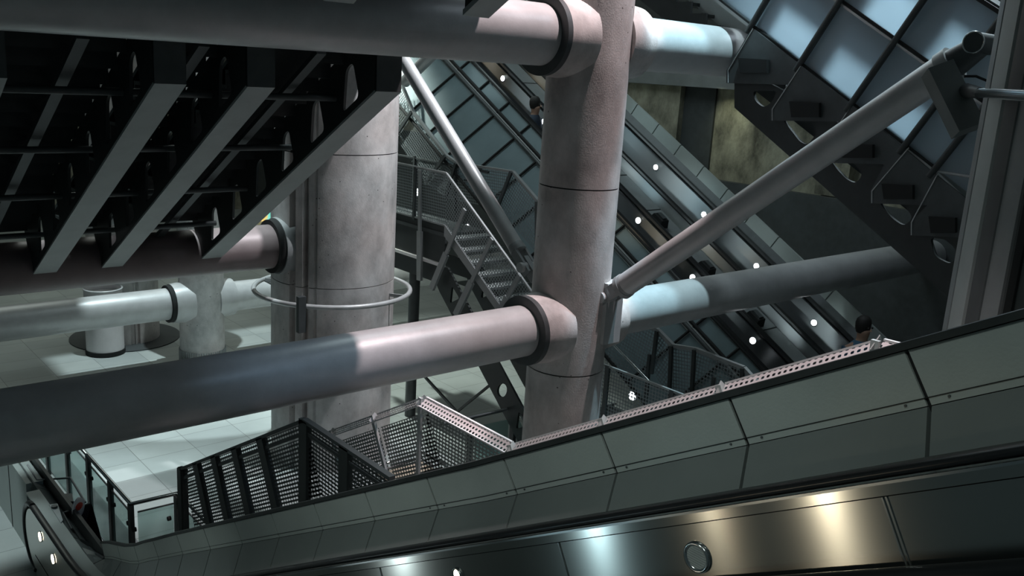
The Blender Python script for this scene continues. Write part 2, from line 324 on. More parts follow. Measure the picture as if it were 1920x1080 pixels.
struct(mb.build('light_mask_slab', 'dark'))  # unseen slab with an opening, added to square off the floor light pool
# buttress bays on the back wall
for y0, y1, t, m in ((13.62, 16.5, 0.22, 'concrete_dark'), (12.75, 13.62, 0.06, 'dark2'), (9.2, 9.9, 0.25, 'concrete_dark')):
    MB().box((17-t, y0, 4.3), (17, y1, 6.24)).build('wall_pier', m)['kind'] = 'structure'

# ================================================================ COLUMNS
def shaft_rings(cx, cy, r, z0, z1, m, parent, name='shaft', n=64, grooves=()):
    rings = []
    prof = []
    for i in range(n):
        a = 2*pi*i/n; rr = r
        prof.append((cx+rr*cos(a), cy+rr*sin(a)))
    if grooves:
        prof = []
        for i in range(360):
            a = radians(i); rr = r
            for g0, g1, dr in grooves:
                if g0 <= i <= g1: rr = r+dr
            prof.append((cx+rr*cos(a), cy+rr*sin(a)))
    mb = MB(); mb.sweep([[(x, y, z0) for x, y in prof], [(x, y, z1) for x, y in prof]], smooth=not grooves)
    if grooves: mb.sm = [True]*len(mb.sm)
    o = mb.build(name, m, parent)
    if grooves or True:
        try: o.data.set_sharp_from_angle(angle=radians(35))
        except Exception: pass
    return o
CX, CY = 7.25, 7.2
col = thing('main_column', 'pale round concrete column in the middle, with tube collars and dark joint lines', 'column', (CX, CY, 0))
for z0, z1 in ((0.0, 3.05), (3.065, 5.17), (5.185, 10.5)): shaft_rings(CX, CY, 0.45, z0, z1, 'concrete', col)
MB().cyl((CX, CY, 3.04), (CX, CY, 3.08), 0.438, 48).build('joint', 'gap', col); MB().cyl((CX, CY, 5.16), (CX, CY, 5.195), 0.438, 48).build('joint', 'gap', col)
ZB, ZT = 3.575, 6.76
def collar(parent, cx, cy, z, side, r, ln, rc, m='concrete', name='collar'):
    """drum on the column that receives a tube; side -1 = towards -X"""
    mb = MB(); n = 64; rings = []
    stations = [(0.0, r*0.90), (0.0, r*1.0), (ln*0.55, r*1.04), (ln+rc*0.30, r*1.08)]
    for t, rr in stations:
        x = cx + side*(rc*0.88 + ln - t)
        rings.append([(x, cy+rr*cos(2*pi*k/n)*(1 if side > 0 else -1), z+rr*sin(2*pi*k/n)) for k in range(n)])
    if side < 0: pass
    mb.sweep(rings, smooth=True); o = mb.build(name, m, parent)
    try: o.data.set_sharp_from_angle(angle=radians(30))
    except Exception: pass
    return o
c1 = collar(col, CX, CY, ZB, -1, 0.385, 0.30, 0.45); MB().cyl((CX-0.722, CY, ZB), (CX-0.655, CY, ZB), 0.394, 64).build('end_ring', 'dark2', c1)
c2 = collar(col, CX, CY, ZT, -1, 0.405, 0.30, 0.45); MB().cyl((CX-0.722, CY, ZT), (CX-0.655, CY, ZT), 0.414, 64).build('end_ring', 'dark2', c2)
collar(col, CX, CY, ZB, 1, 0.375, 0.26, 0.45); collar(col, CX, CY, ZT, 1, 0.395, 0.26, 0.45)
MB().box((7.33, 6.70, 3.42), (7.60, 6.86, 4.13)).build('bracket_plate', 'steel', col)
# ---------- big column C2 with vertical service grooves
big = thing('grooved_column', 'thick round concrete column with vertical grooves, ringed by a steel hoop', 'column', (7.25, 12.6, 0))
GR = ((199, 204, -0.12), (206, 213, 0.025), (214, 217, -0.10), (224, 225, -0.03))
for z0, z1 in ((0, 3.0), (3.012, 5.02), (5.035, 11)): shaft_rings(7.25, 12.6, 0.975, z0, z1, 'concrete', big, grooves=GR)
MB().cyl((7.25, 12.6, 5.01), (7.25, 12.6, 5.045), 0.96, 64).build('joint', 'gap', big)
collar(big, 7.25, 12.6, 3.56, -1, 0.43, 0.16, 0.975, 'steel_grey')
MB().cyl((6.14, 12.6, 3.56), (6.3, 12.6, 3.56), 0.41, 48).build('joint', 'gap', big)
# steel hoop round it
hoop = thing('steel_hoop', 'round steel tube hoop held on brackets around the thick grooved column', 'hoop', (7.25, 12.6, 2.79))
RH = 1.24
MB().tube([(7.25+RH*cos(2*pi*i/72), 12.6+RH*sin(2*pi*i/72), 2.79) for i in range(72)], 0.038, 12, True).build('ring', 'steel', hoop)
for a in (215, 305, 125, 35):
    a = radians(a); ca, sa = cos(a), sin(a)
    MB().bar((7.25+0.96*ca, 12.6+0.96*sa, 2.79), (7.25+1.22*ca, 12.6+1.22*sa, 2.79), 0.03, 0.05).bar((7.25+0.96*ca, 12.6+0.96*sa, 2.68), (7.25+1.22*ca, 12.6+1.22*sa, 2.77), 0.03, 0.03).build('bracket', 'steel_grey', hoop)
a = radians(219); ca, sa = cos(a), sin(a)
MB().box((7.25+1.29*ca-0.06, 12.6+1.29*sa-0.05, 2.40), (7.25+1.29*ca+0.06, 12.6+1.29*sa+0.03, 2.95)).build('hanger_plate', 'dark2', hoop)
# ---------- C3 slim column
c3 = thing('slim_column', 'round grey column left of the thick one, with thin tubes meeting at collars', 'column', (7.25, 18, 0))
shaft_rings(7.25, 18, 0.45, 0, 8, 'concrete', c3); Z3 = onY(380, 562, 18).z
collar(c3, 7.25, 18, Z3, -1, 0.40, 0.25, 0.45, 'steel'); collar(c3, 7.25, 18, Z3, 1, 0.39, 0.25, 0.45, 'steel')
MB().cyl((6.52, 18, Z3), (6.62, 18, Z3), 0.385, 48).build('joint', 'gap', c3)
mb = MB()
for i in range(60):
    a = 2*pi*i/60; mb.bar((7.25+0.465*cos(a), 18+0.465*sin(a), 0.02), (7.25+0.465*cos(a), 18+0.465*sin(a), 0.30), 0.02, 0.02)
mb.build('fluted_guard', 'steel_grey', c3)
# ---------- C4 with round base + white cylinder
c4 = thing('plinth_column', 'farthest left concrete column standing in a round dark floor recess', 'column', (6.45, 20.4, 0))
shaft_rings(6.45, 20.4, 0.72, 0.0, 8, 'concrete', c4, grooves=((262, 268, -0.05), (272, 276, -0.08)))
MB().cyl((6.45, 20.4, 0.002), (6.45, 20.4, 0.025), 1.16, 64).build('base_ring', 'dark2', c4)
wc = thing('white_cylinder', 'white cylindrical drum with dark base ring and dished top beside the left column', 'drum', (5.74, 19.5, 0))
MB().cyl((5.74, 19.5, 0), (5.74, 19.5, 0.10), 0.395, 48).build('base', 'gap', wc)
MB().cyl((5.74, 19.5, 0.10), (5.74, 19.5, 1.42), 0.375, 48, caps=False).cyl((5.74, 19.5, 1.30), (5.74, 19.5, 1.31), 0.36, 48).build('body', 'white', wc)
MB().tube([(5.74+0.375*cos(2*pi*i/48), 19.5+0.375*sin(2*pi*i/48), 1.42) for i in range(48)], 0.02, 8, True).build('rim', 'steel', wc)
# ---------- C0 at the right edge
c0 = thing('edge_column', 'dark thick column with pale vertical ribs at the right edge', 'column', (7.25, 1.86, 0))
shaft_rings(7.25, 1.86, 1.03, 0.0, 10.5, 'edge_col', c0, grooves=((143, 150, 0.035), (152, 156, -0.06), (163, 170, -0.03)))

for a0_, a1_, m_ in ((119, 127, 'steel_grey'), (128.5, 140, 'soffit'), (150, 158, 'steel_grey'), (160, 163, 'gap')):
    sec = [(7.25+r_*cos(radians(a0_+(a1_-a0_)*k/6)), 1.86+r_*sin(radians(a0_+(a1_-a0_)*k/6))) for r_, ks in ((1.03, range(7)), (1.055, range(6, -1, -1))) for k in ks]
    MB().sweep([[(x, y, 0) for x, y in sec], [(x, y, 10.5) for x, y in sec]]).build('casing_panel', m_, c0)

# ================================================================ TUBES
def tube_thing(name, label, p, q, r, m='steel', group=None):
    return tag(MB().cyl(p, q, r, 64).build(name, m), label, 'tube', group)
tube_thing('steel_tube', 'thick horizontal tube crossing the lower left, from the left edge to the middle column', (-2.5, CY, ZB), (CX-0.66, CY, ZB), 0.287)
tube_thing('steel_tube', 'thick horizontal tube running right from the middle column over the escalators', (CX+0.65, CY, ZB), (16.4, CY, ZB), 0.275)
tube_thing('steel_tube', 'thick horizontal tube along the top left, running into the middle column', (-2.5, CY, ZT), (CX-0.66, CY, ZT), 0.312)
tube_thing('steel_tube', 'short thick tube at the top, right of the middle column', (CX+0.65, CY, ZT), (10.3, CY, ZT), 0.298)
tube_thing('steel_tube', 'dark reddish grey tube under the left stair, ending at the grooved column', (-2.5, 12.6, 3.56), (6.2, 12.6, 3.56), 0.335, 'brown')
tube_thing('steel_tube', 'thin far tube left of the slim column, half in light', (-3, 18, Z3), (6.58, 18, Z3), 0.325)
tube_thing('steel_tube', 'thin far tube between the slim column and the grooved column', (7.9, 18, Z3), (15.5, 18, Z3), 0.315)

# diagonal struts
def strut(name, label, p, q, r, pin_lo=True):
    p, q = Vector(p), Vector(q); d = (q-p).normalized(); t = thing(name, label, 'strut', tuple(p))
    MB().cyl(p+d*0.28, q-d*0.30, r, 48).build('tube', 'steel', t)
    MB().cyl(p+d*0.24, p+d*0.30, r*1.08, 48).cyl(p+d*0.30, p+d*0.34, r*1.05, 48, r2=r).build('end_ring', 'steel_grey', t)
    side = d.cross(Vector((1, 0, 0))).normalized(); hx = Vector((1, 0, 0))
    for s_ in (-1, 1):
        c = p + hx*s_*0.075
        MB().bar(c-d*0.10, c+d*0.26, 0.035, r*1.2, hx).build('fork_plate', 'steel_grey', t)
    MB().cyl(p-hx*0.14, p+hx*0.13, 0.062, 24).build('pin', 'steel', t)
    MB().bar(p-d*0.2, p+d*0.12, 0.07, 0.14, hx).build('lug', 'steel_grey', t)
    MB().cyl(q-d*0.34, q-d*0.24, r*1.1, 48).build('end_ring', 'steel_grey', t)
    pn_ = MB().cyl(q-hx*0.17, q+hx*0.13, 0.078, 32).build('pin', 'dark2', t); MB().tube([q-hx*0.171+Vector((0, 0.078*cos(2*pi*k/32), 0.078*sin(2*pi*k/32))) for k in range(32)], 0.006, 8, True).build('pin_ring', 'chrome', pn_)
    MB().cyl(q-d*0.24, q-d*0.02, r*0.9, 32, r2=0.09).build('end_cone', 'dark2', t)
    return t
pB = onX(1141, 556, 7.42); qB = onX(1843, 82, 7.42)
strut('diagonal_strut', 'long diagonal tube strut rising right from the middle column to the right edge', pB, qB, 0.130)
pA = onX(990, 500, 7.30); qA = onX(742, 88, 7.30); qA = pA+(qA-pA)*((11.75-pA.y)/(qA.y-pA.y))
strut('diagonal_strut', 'bright diagonal tube strut rising left from the middle column', pA, qA, 0.098)
pts = [onX(812, 100, 9.8), onX(776, 136, 9.8)]
tag(MB().cyl(pts[0], pts[1]+(pts[1]-pts[0])*0.5, 0.11, 32).build('short_strut', 'steel'), 'short pale tube end behind the top of the left strut', 'strut')
# floodlight box clamped on strut B
fl = thing('floodlight_box', 'dark rectangular box lamp clamped across the upper end of the right strut', 'lamp', tuple(onX(1790, 185, 7.3)))
a, b = onX(1757, 128, 7.2), onX(1815, 245, 7.2)
MB().bar(a, b, 0.20, 0.17, (0.72, -0.55, 0.42)).build('housing', 'lampbox', fl)
MB().tube([onX(1808, 143, 7.25), onX(1830, 143, 7.3), onX(1852, 152, 7.35), onX(1858, 168, 7.35)], 0.010).build('cable', 'gap', fl)
arm = thing('wall_arm', 'polished horizontal tube arm reaching from the right edge to the box lamp', 'arm', tuple(onX(1835, 178, 7.25)))
MB().cyl(onX(1835, 174, 7.0), onX(1990, 184, 5.0), 0.034, 24).build('tube', 'chrome', arm)
MB().cyl(onX(1812, 170, 7.2), onX(1838, 174, 6.98), 0.055, 24, r2=0.04).build('end_fitting', 'dark2', arm)

# ================================================================ LEFT OVERHEAD STAIR (descends +Y)
def nearpt(x, t, q, Y0, Z0):   # t along the slope down, q perpendicular up
    return Vector((x, Y0 + t*C30 + q*S30, Z0 - t*S30 + q*C30))
ST = thing('overhead_stair', 'dark steel stair overhead at upper left, seen from beneath with pale stringer flanges', 'stair', (4, 7.8, 0))
Y0, Z0, LT = 7.82, 6.105, 5.15
for xa, xb in ((1.40, 1.69), (2.79, 3.06), (3.61, 3.875), (4.955, 5.245)):
    # flange: sloped soffit plate + vertical end plate
    mb = MB(); f0, f1 = nearpt(xa, 0, 0, Y0, Z0), nearpt(xa, LT, 0, Y0, Z0); w_ = xb-xa
    up_ = Vector((0, S30, C30))*0.03
    mb.hexa([f0, f0+Vector((w_,0,0)), f1+Vector((w_,0,0)), f1], [f0+up_, f0+up_+Vector((w_,0,0)), f1+up_+Vector((w_,0,0)), f1+up_])
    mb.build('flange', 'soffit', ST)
    MB().box((xa, Y0, Z0+0.0), (xb, Y0+0.03, 7.6)).build('end_plate', 'dark2', ST)  # shade on the end face is put into its darker colour
    # web with rounded triangular cut-outs
    hd = 0.62
    def yz(t, q): p = nearpt(0, t, q, Y0, Z0); return (p.y, p.z)
    outer = [(Y0, Z0), yz(LT, 0), yz(LT, hd), (yz(0, hd)[0]-0.0, yz(0, hd)[1]), (Y0, yz(0, hd)[1])]
    outer = [(Y0+0.02, Z0+0.02), yz(LT, 0.02), yz(LT, hd), yz(0.2, hd), (Y0+0.02, 7.3), (Y0, 7.3)]
    holes = []
    for k in range(6):
        t0 = 0.32+k*0.80
        holes.append(rounded([yz(t0, 0.10), yz(t0+0.36, 0.10), yz(t0+0.10, 0.46), yz(t0-0.06, 0.46)], 0.07))
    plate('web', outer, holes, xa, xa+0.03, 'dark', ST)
for xa, xb, n in ((1.72, 2.77, 17), (3.09, 3.59, 17), (3.90, 4.93, 17)):
    for k in range(n):
        t = 0.1 + k*0.30; p = nearpt(0, t, 0.50, Y0, Z0)
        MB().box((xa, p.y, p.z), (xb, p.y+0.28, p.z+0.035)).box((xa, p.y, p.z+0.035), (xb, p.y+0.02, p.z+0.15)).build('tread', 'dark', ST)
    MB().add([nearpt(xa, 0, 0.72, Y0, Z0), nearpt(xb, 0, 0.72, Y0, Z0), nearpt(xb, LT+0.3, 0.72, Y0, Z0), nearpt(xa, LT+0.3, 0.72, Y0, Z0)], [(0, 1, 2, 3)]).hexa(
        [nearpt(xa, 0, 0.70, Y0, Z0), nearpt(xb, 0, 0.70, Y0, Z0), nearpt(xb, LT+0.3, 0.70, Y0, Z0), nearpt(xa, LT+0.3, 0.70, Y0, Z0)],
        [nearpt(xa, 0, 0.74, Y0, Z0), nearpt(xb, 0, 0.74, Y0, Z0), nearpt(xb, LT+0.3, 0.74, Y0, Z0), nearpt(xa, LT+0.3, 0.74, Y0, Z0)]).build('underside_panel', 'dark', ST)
for k in range(4):
    p = nearpt(0, 0.75+k*1.25, 0.30, Y0, Z0)
    MB().cyl((1.5, p.y, p.z), (5.0, p.y, p.z), 0.035, 16).build('cross_tube', 'dark2', ST)
for xs in (2.30, 3.30, 4.45):
    MB().bar(nearpt(xs, 0, 0.40, Y0, Z0), nearpt(xs, LT, 0.40, Y0, Z0), 0.10, 0.05).build('carriage_bar', 'dark2', ST)
MB().box((0.6, 4.6, 7.55), (5.74, 9.0, 7.7)).build('landing_deck', 'dark', ST)  # unseen deck added as occluder, its edge set to shade the top tube
# flight above it whose lower ends dip into the frame
SU = thing('upper_stair', 'lower ends of a stair flight at the top edge, in front of the top tube', 'stair', (4.5, 6.3, 6.82))
for xa, xb in ((3.61, 3.875), (4.955, 5.245)):
    mb = MB(); yb, zb = 6.48, 6.82; L2 = 2.0
    lo = [Vector((xa, yb, zb)), Vector((xb, yb, zb)), Vector((xb, yb-L2*C30, zb+L2*S30)), Vector((xa, yb-L2*C30, zb+L2*S30))]
    mb.hexa(lo, [v+Vector((0, 0, 0.05)) for v in lo]); mb.build('flange', 'soffit', SU)
    plate('web', [(yb, zb+0.05), (yb-L2*C30, zb+0.05+L2*S30), (yb-L2*C30, zb+0.7+L2*S30), (yb, zb+0.7)], [], xa+0.02, xa+0.05, 'dark', SU)

# ================================================================ RIGHT STAIR (descends -Y) with glass side screen
XR = 9.4
def farpt(x, t, q): return Vector((x, -C30*t - S30*q, -S30*t + C30*q))
def tq(p): return (-C30*p.y - S30*p.z, -S30*p.y + C30*p.z)
RS = thing('glazed_stair', 'dark steel stair at upper right with fritted glass side screen and holed stringer', 'stair', (XR, 6.8, 0))
tA = tq(onX(1378, 205, XR))[0]; tB = tq(onX(1800, 565, XR))[0]
def yzf(t, q): p = farpt(0, t, q); return (p.y, p.z)
def poly(x, pts): return [(p.y, p.z) for p in (onX(a_, b_, x) for a_, b_ in pts)]
holes = [rounded(poly(XR, h), 0.06) for h in (
    [(1411, 170), (1457, 170), (1447, 192), (1432, 202), (1416, 190)], [(1466, 222), (1520, 222), (1532, 249), (1514, 272), (1500, 266)],
    [(1553, 300), (1597, 300), (1618, 327), (1605, 344), (1588, 337)], [(1647, 378), (1695, 382), (1712, 410), (1695, 424), (1673, 410)],
    [(1743, 445), (1778, 450), (1797, 477), (1783, 496), (1754, 482)])]
plate('stringer', poly(XR, [(1377, 120), (1377, 202), (1776, 555), (1850, 622), (1850, 470), (1790, 440), (1680, 330), (1560, 220)]), holes, XR, XR+0.05, 'dark', RS)
fas = [(1412, 52), (1364, 132), (1364, 156), (1478, 159), (1447, 205), (1447, 226), (1574, 228), (1538, 285), (1538, 305), (1660, 308), (1634, 358), (1634, 381), (1740, 385), (1708, 417), (1708, 441), (1850, 447), (1850, 400), (1757, 328), (1600, 197)]
plate('fascia_plate', poly(XR-0.04, fas), [], XR-0.06, XR-0.04, 'dark2', RS)
for a_, b_, c_ in (((1412, 54), (1365, 132), (1365, 155)), ((1501, 124), (1448, 205), (1448, 226)), ((1597, 197), (1539, 285), (1539, 305)), ((1704, 277), (1635, 358), (1635, 381)), ((1758, 326), (1709, 417), (1709, 441))):
    MB().tube([onX(*v, XR-0.065) for v in (a_, b_, c_)], 0.006, 6).build('fin_edge', 'steel', RS)
for a_, b_ in (((1388, 109), (1442, 137)), ((1484, 190), (1540, 220)), ((1580, 268), (1640, 296)), ((1657, 344), (1715, 373)), ((1745, 405), (1795, 436))):
    lo = [onX(a_[0], a_[1], XR-0.065), onX(b_[0], a_[1]+3, XR-0.065), onX(b_[0], b_[1], XR-0.065), onX(a_[0]+4, b_[1], XR-0.065)]
    MB().hexa([v-Vector((0.05, 0, 0)) for v in lo], lo).build('tread_bracket', 'gap', RS)
pa_, pb_ = onX(1326, 25, XR+0.24), onX(1384, 71, XR+0.24); gy, gz = (pa_.y-pb_.y)/2, (pa_.z-pb_.z)/2
o_ = []
for k in range(-5, 15):
    yk, zk = pa_.y-gy*k, pa_.z-gz*k
    o_ += [(yk+gy, zk), (yk, zk)]
bot = [(y, z-0.34) for y, z in (o_[-1], o_[0])]
plate('step_plate', o_+bot, [], XR+0.22, XR+0.26, 'dark', RS)
for k in range(0, len(o_), 2):
    MB().box((XR+0.27, o_[k+1][0], o_[k][1]-0.05), (XR+1.5, o_[k][0], o_[k][1]-0.01)).build('tread', 'dark', RS)
tC, tD = tq(onX(1250, -60, XR))[0], tq(onX(1752, 323, XR))[0]
plate('kick_plate', [yzf(tC-1, 2.42), yzf(tD+0.5, 2.42), yzf(tD+0.5, 2.74), yzf(tC-1, 2.74)], [], XR+0.40, XR+0.43, 'soffit', RS)
# transoms + mullions + glass
def rail(q, t0, t1, r, m, name='transom', x=XR):
    return MB().bar(farpt(x, t0, q), farpt(x, t1, q), r, r*0.8).build(name, m, RS)
rail(2.77, tC-1, tD, 0.05, 'steel', 'bottom_rail', XR); rail(2.80, tC-1, tD, 0.03, 'gap', 'gasket', XR-0.02)
q2 = tq(onX(1677, 79, XR))[1]; q3 = tq(onX(1870, 20, XR))[1]
rail(q2, tC-1, tD+0.5, 0.03, 'steel'); rail(q2+0.035, tC-1, tD+0.5, 0.03, 'gap', 'gasket'); rail(q3, tC-1, tD+0.9, 0.05, 'gap', 'gasket')
mts = [tq(onX(x, y, XR))[0] for x, y in ((1412, 50), (1505, 118), (1600, 195), (1695, 280), (1752, 323))]
mts = [mts[0]-(mts[1]-mts[0])] + mts
for i, t in enumerate(mts):
    MB().cyl(farpt(XR-0.05, t, 2.70), farpt(XR-0.05, t, 4.3), 0.034, 16).build('mullion', 'dark', RS)
    MB().bar(farpt(XR+0.16, t, 2.78), farpt(XR+0.16, t, 4.3), 0.30, 0.05, (1, 0, 0)).build('shadow_fin', 'dark2', RS)  # unseen fins added so soft shadow bands fall on the glass
    t1 = mts[i+1] if i < len(mts)-1 else t+0.5
    for a_, b_ in ((2.80, q2-0.01), (q2+0.05, q3-0.02), (q3+0.03, 4.3)):
        if b_ <= a_: continue
        q = [farpt(XR, t+0.02, a_), farpt(XR, t1-0.02, a_), farpt(XR, t1-0.02, b_), farpt(XR, t+0.02, b_)]
        MB().hexa(q, [v+Vector((0.012, 0, 0)) for v in q]).build('glass_pane', 'frit', RS)
for q_ in (2.82, q2+0.02, q3+0.02): MB().bar(farpt(XR+0.16, mts[0], q_), farpt(XR+0.16, tD+0.4, q_), 0.28, 0.04, (1, 0, 0)).build('shadow_fin', 'dark2', RS)
pe = farpt(XR, tD, 2.77); MB().tube([pe, pe+Vector((0, -0.7, -0.02))], 0.015, 8).tube([pe, farpt(XR, tD+0.6, 2.72)], 0.015, 8).build('end_rail', 'steel', RS)

# ================================================================ FAR ESCALATORS
TT0, TT1 = -26.0, -4.6
def prism_far(parent, name, m, sec, t0=TT0, t1=TT1, smooth=False):
    return MB().sweep([[farpt(x, t0, q) for x, q in sec], [farpt(x, t1, q) for x, q in sec]], smooth).build(name, m, parent)
def far_escalator(label, xf, xn, qh, qh_near, lights, lm, qlow, qstep, group='far escalators side by side'):
    E_ = thing('escalator', label, 'escalator', (xf, 10, 3), group)
    prism_far(E_, 'balustrade_panel', 'inox_far', [(xf, qlow), (xf+0.03, qlow), (xf+0.03, qh-0.06), (xf, qh-0.06)])
    prism_far(E_, 'deck_strip', 'chrome', [(xf-0.02, qh-0.075), (xf+0.05, qh-0.075), (xf+0.05, qh-0.055), (xf-0.02, qh-0.055)])
    prism_far(E_, 'handrail', 'rubber', [(xf-0.02, qh-0.05), (xf+0.07, qh-0.05), (xf+0.08, qh-0.02), (xf+0.06, qh+0.01), (xf-0.01, qh+0.01), (xf-0.03, qh-0.02)])
    prism_far(E_, 'handrail', 'rubber', [(xn-0.05, qh_near-0.05), (xn+0.04, qh_near-0.05), (xn+0.05, qh_near-0.02), (xn+0.03, qh_near+0.01), (xn-0.04, qh_near+0.01), (xn-0.06, qh_near-0.02)])
    prism_far(E_, 'balustrade_panel', 'inox_far', [(xn-0.02, qstep+0.02), (xn+0.02, qstep+0.02), (xn+0.02, qh_near-0.05), (xn-0.02, qh_near-0.05)])
    for k in range(56):
        t = TT0+0.2+k*0.38; p = farpt(0, t, qstep)
        MB().box((xn+0.03, p.y-0.33, p.z-0.15), (xf-0.01, p.y, p.z)).build('step', 'dark2', E_)
    for i, t in enumerate(lights):
        c = farpt(xf, t, lm)
        lr_ = MB().cyl(c+Vector((-0.012, 0, 0)), c+Vector((0.01, 0, 0)), 0.062, 20).build('lamp_ring', 'chrome', E_)
        MB().cyl(c+Vector((-0.02, 0, 0)), c+Vector((-0.008, 0, 0)), 0.05, 20).build('lamp_lens', 'lamp', lr_)
    return E_
tl = [tq(onX(*p, 13.5)) for p in ((1230, 314), (1322, 404), (1420, 497), (1526, 606))]; stA = (tl[3][0]-tl[0][0])/3; qA_ = sum(a[1] for a in tl)/4
tb = [tq(onX(*p, 11.5)) for p in ((1197, 414), (1300, 517), (1411, 640))]; stB = (tb[2][0]-tb[0][0])/2; qB_ = sum(a[1] for a in tb)/3
EA = far_escalator('far escalator farther right, bright steel side with round lights against the wall cladding', 13.5, 12.55, -1.33, -1.34, [tl[0][0]+stA*k for k in range(-5, 6)], qA_, -2.6, -2.62)
EB = far_escalator('far escalator nearer left, steel side with round lights beside the blue-grey panels', 11.5, 10.93, -1.25, -1.28, [tb[0][0]+stB*k for k in range(-6, 5)], qB_, -2.7, -2.75)
# centre deck with the black boxes
DK = thing('escalator_centre_deck', 'dark sloping deck strip between the two far escalators', 'deck', (12, 10, 3))
prism_far(DK, 'deck', 'steel_mid', [(11.6, -1.60), (12.46, -1.60), (12.46, -1.56), (11.6, -1.56)])
for k in range(22): prism_far(DK, 'joint', 'gap', [(11.6, -1.558), (12.46, -1.558), (12.46, -1.555), (11.6, -1.555)], TT0+k*1.0, TT0+k*1.0+0.02)
for px, py, lb in ((1243, 398, 'black box on the sloping centre deck, uppermost of three'), (1331, 489, 'black box on the sloping centre deck, just above the crossing tube'), (1425, 580, 'black box on the sloping centre deck, just below the crossing tube')):
    t, q = tq(onX(px, py+4, 12.05)); c = farpt(12.05, t, -1.555)
    bx = thing('deck_box', lb, 'box', tuple(c), 'black boxes on the centre deck')
    e = Vector((0, -C30, -S30)); n_ = Vector((0, -S30, C30)); x_ = Vector((1, 0, 0))
    def hx(l, w_, h0, h1, l2=None, w2=None):
        l2 = l2 or l; w2 = w2 or w_
        return ([c+e*a_*l/2+x_*b_*w_/2+n_*h0 for a_, b_ in ((-1,-1),(1,-1),(1,1),(-1,1))], [c+e*a_*l2/2+x_*b_*w2/2+n_*h1 for a_, b_ in ((-1,-1),(1,-1),(1,1),(-1,1))])
    mb = MB(); lo, hi = hx(0.30, 0.24, 0.0, 0.14, 0.22, 0.18); mb.hexa(lo, hi); mb.build('housing', 'gap', bx)
    mb = MB(); lo, hi = hx(0.16, 0.10, 0.14, 0.17); mb.hexa(lo, hi); mb.build('button_cap', 'dark2', bx)
# wall-side cladding
CL = thing('far_cladding', 'grey panelled cladding band along the far right escalator, in front of the concrete wall', 'cladding', (14, 10, 3))
prism_far(CL, 'side_panel', 'dark2', [(13.62, -1.42), (13.66, -1.42), (13.79, -1.30), (13.77, -1.28)])
prism_far(CL, 'deck_trim', 'chrome', [(13.60, -1.40), (13.64, -1.40), (13.64, -1.385), (13.60, -1.385)])
tc_ = [tq(onX(*p, 13.8))[0] for p in ((1226, 249), (1266, 289))]; sc = 0.68
tt = tc_[0]-sc*16; kk = 0
while tt < TT1:
    q = [(13.77, -1.28), (13.81, -1.28), (13.84, -1.05), (13.80, -1.05)]
    MB().sweep([[farpt(x, tt+0.012, v) for x, v in q], [farpt(x, tt+sc-0.012, v) for x, v in q]]).build('panel', 'clad', CL); tt += sc
# truss side of the nearer escalator: blue-grey panels, tubes
TR = thing('escalator_truss_side', 'blue-grey panelled slanting side of the far left escalator, framed by black tubes', 'cladding', (10.5, 12, 3))
DX, DQ = 0.616, 0.788
def tr(t, u, off=0.0): return farpt(10.88-DX*u-DQ*off, t, -1.32-DQ*u+DX*off)
nt_ = [tq(onX(*p, 10.7))[0] for p in ((862, 129), (898, 166), (935, 210), (976, 250), (1013, 298))]; sp_ = (nt_[4]-nt_[0])/4
ts = [nt_[0]+sp_*k for k in range(-4, 17)]
for k in range(len(ts)-1):
    for u0_, u1_ in ((0.03, 0.24), (0.40, 1.55)):
        lo = [tr(ts[k]+0.02, u0_), tr(ts[k+1]-0.02, u0_), tr(ts[k+1]-0.02, u1_), tr(ts[k]+0.02, u1_)]
        MB().hexa(lo, [tuple(Vector(v)+Vector((0.02, 0, -0.02))) for v in lo]).build('panel', 'bluepanel', TR)
    MB().cyl(tr(ts[k], 0.0, 0.02), tr(ts[k], 1.58, 0.02), 0.022, 10).build('cross_bar', 'gap', TR)
for u_, r_, m_ in ((0.27, 0.028, 'gap'), (0.36, 0.03, 'dark2'), (0.32, 0.014, 'steel_grey'), (1.58, 0.03, 'gap'), (0.0, 0.018, 'gap')):
    MB().cyl(tr(ts[0], u_, 0.03), tr(ts[-1], u_, 0.03), r_, 12).build('long_rail', m_, TR)
# ================================================================ CENTRAL MESH STAIR (descends -Y), X 9.0 .. 10.3
XM, XM2 = 9.0, 9.88
MS = thing('mesh_stair', 'steel stair behind the middle column with perforated side screens and treads', 'stair', (XM, 11, 0))
pl = [(15.2, 4.66), (12.0, 4.66), (8.72, 2.47), (6.55, 2.47), (4.6, 1.15)]
HS = 0.86
def screen(parent, x, pl, h, m, frame='steel_grey', post_every=None, lean=0.0, tw=0.035, name='screen'):
    for (a, b) in zip(pl, pl[1:]):
        A, B = Vector((x, *a)), Vector((x, *b)); n_ = Vector((lean, 0, -h))
        MB().sheet([(A, B, B+n_, A+n_)]).build(name, m, parent)
        MB().bar(A, B, tw, tw*0.8, (1, 0, 0)).build('top_rail', frame, parent); MB().bar(A+n_, B+n_, tw, tw*0.8, (1, 0, 0)).build('bottom_rail', frame, parent)
screen(MS, XM, pl, HS, 'mesh_fine'); MB().bar((XM2, 15.2, 4.66), (XM2, 12.0, 4.66), 0.035, 0.03).build('top_rail', 'dark2', MS)
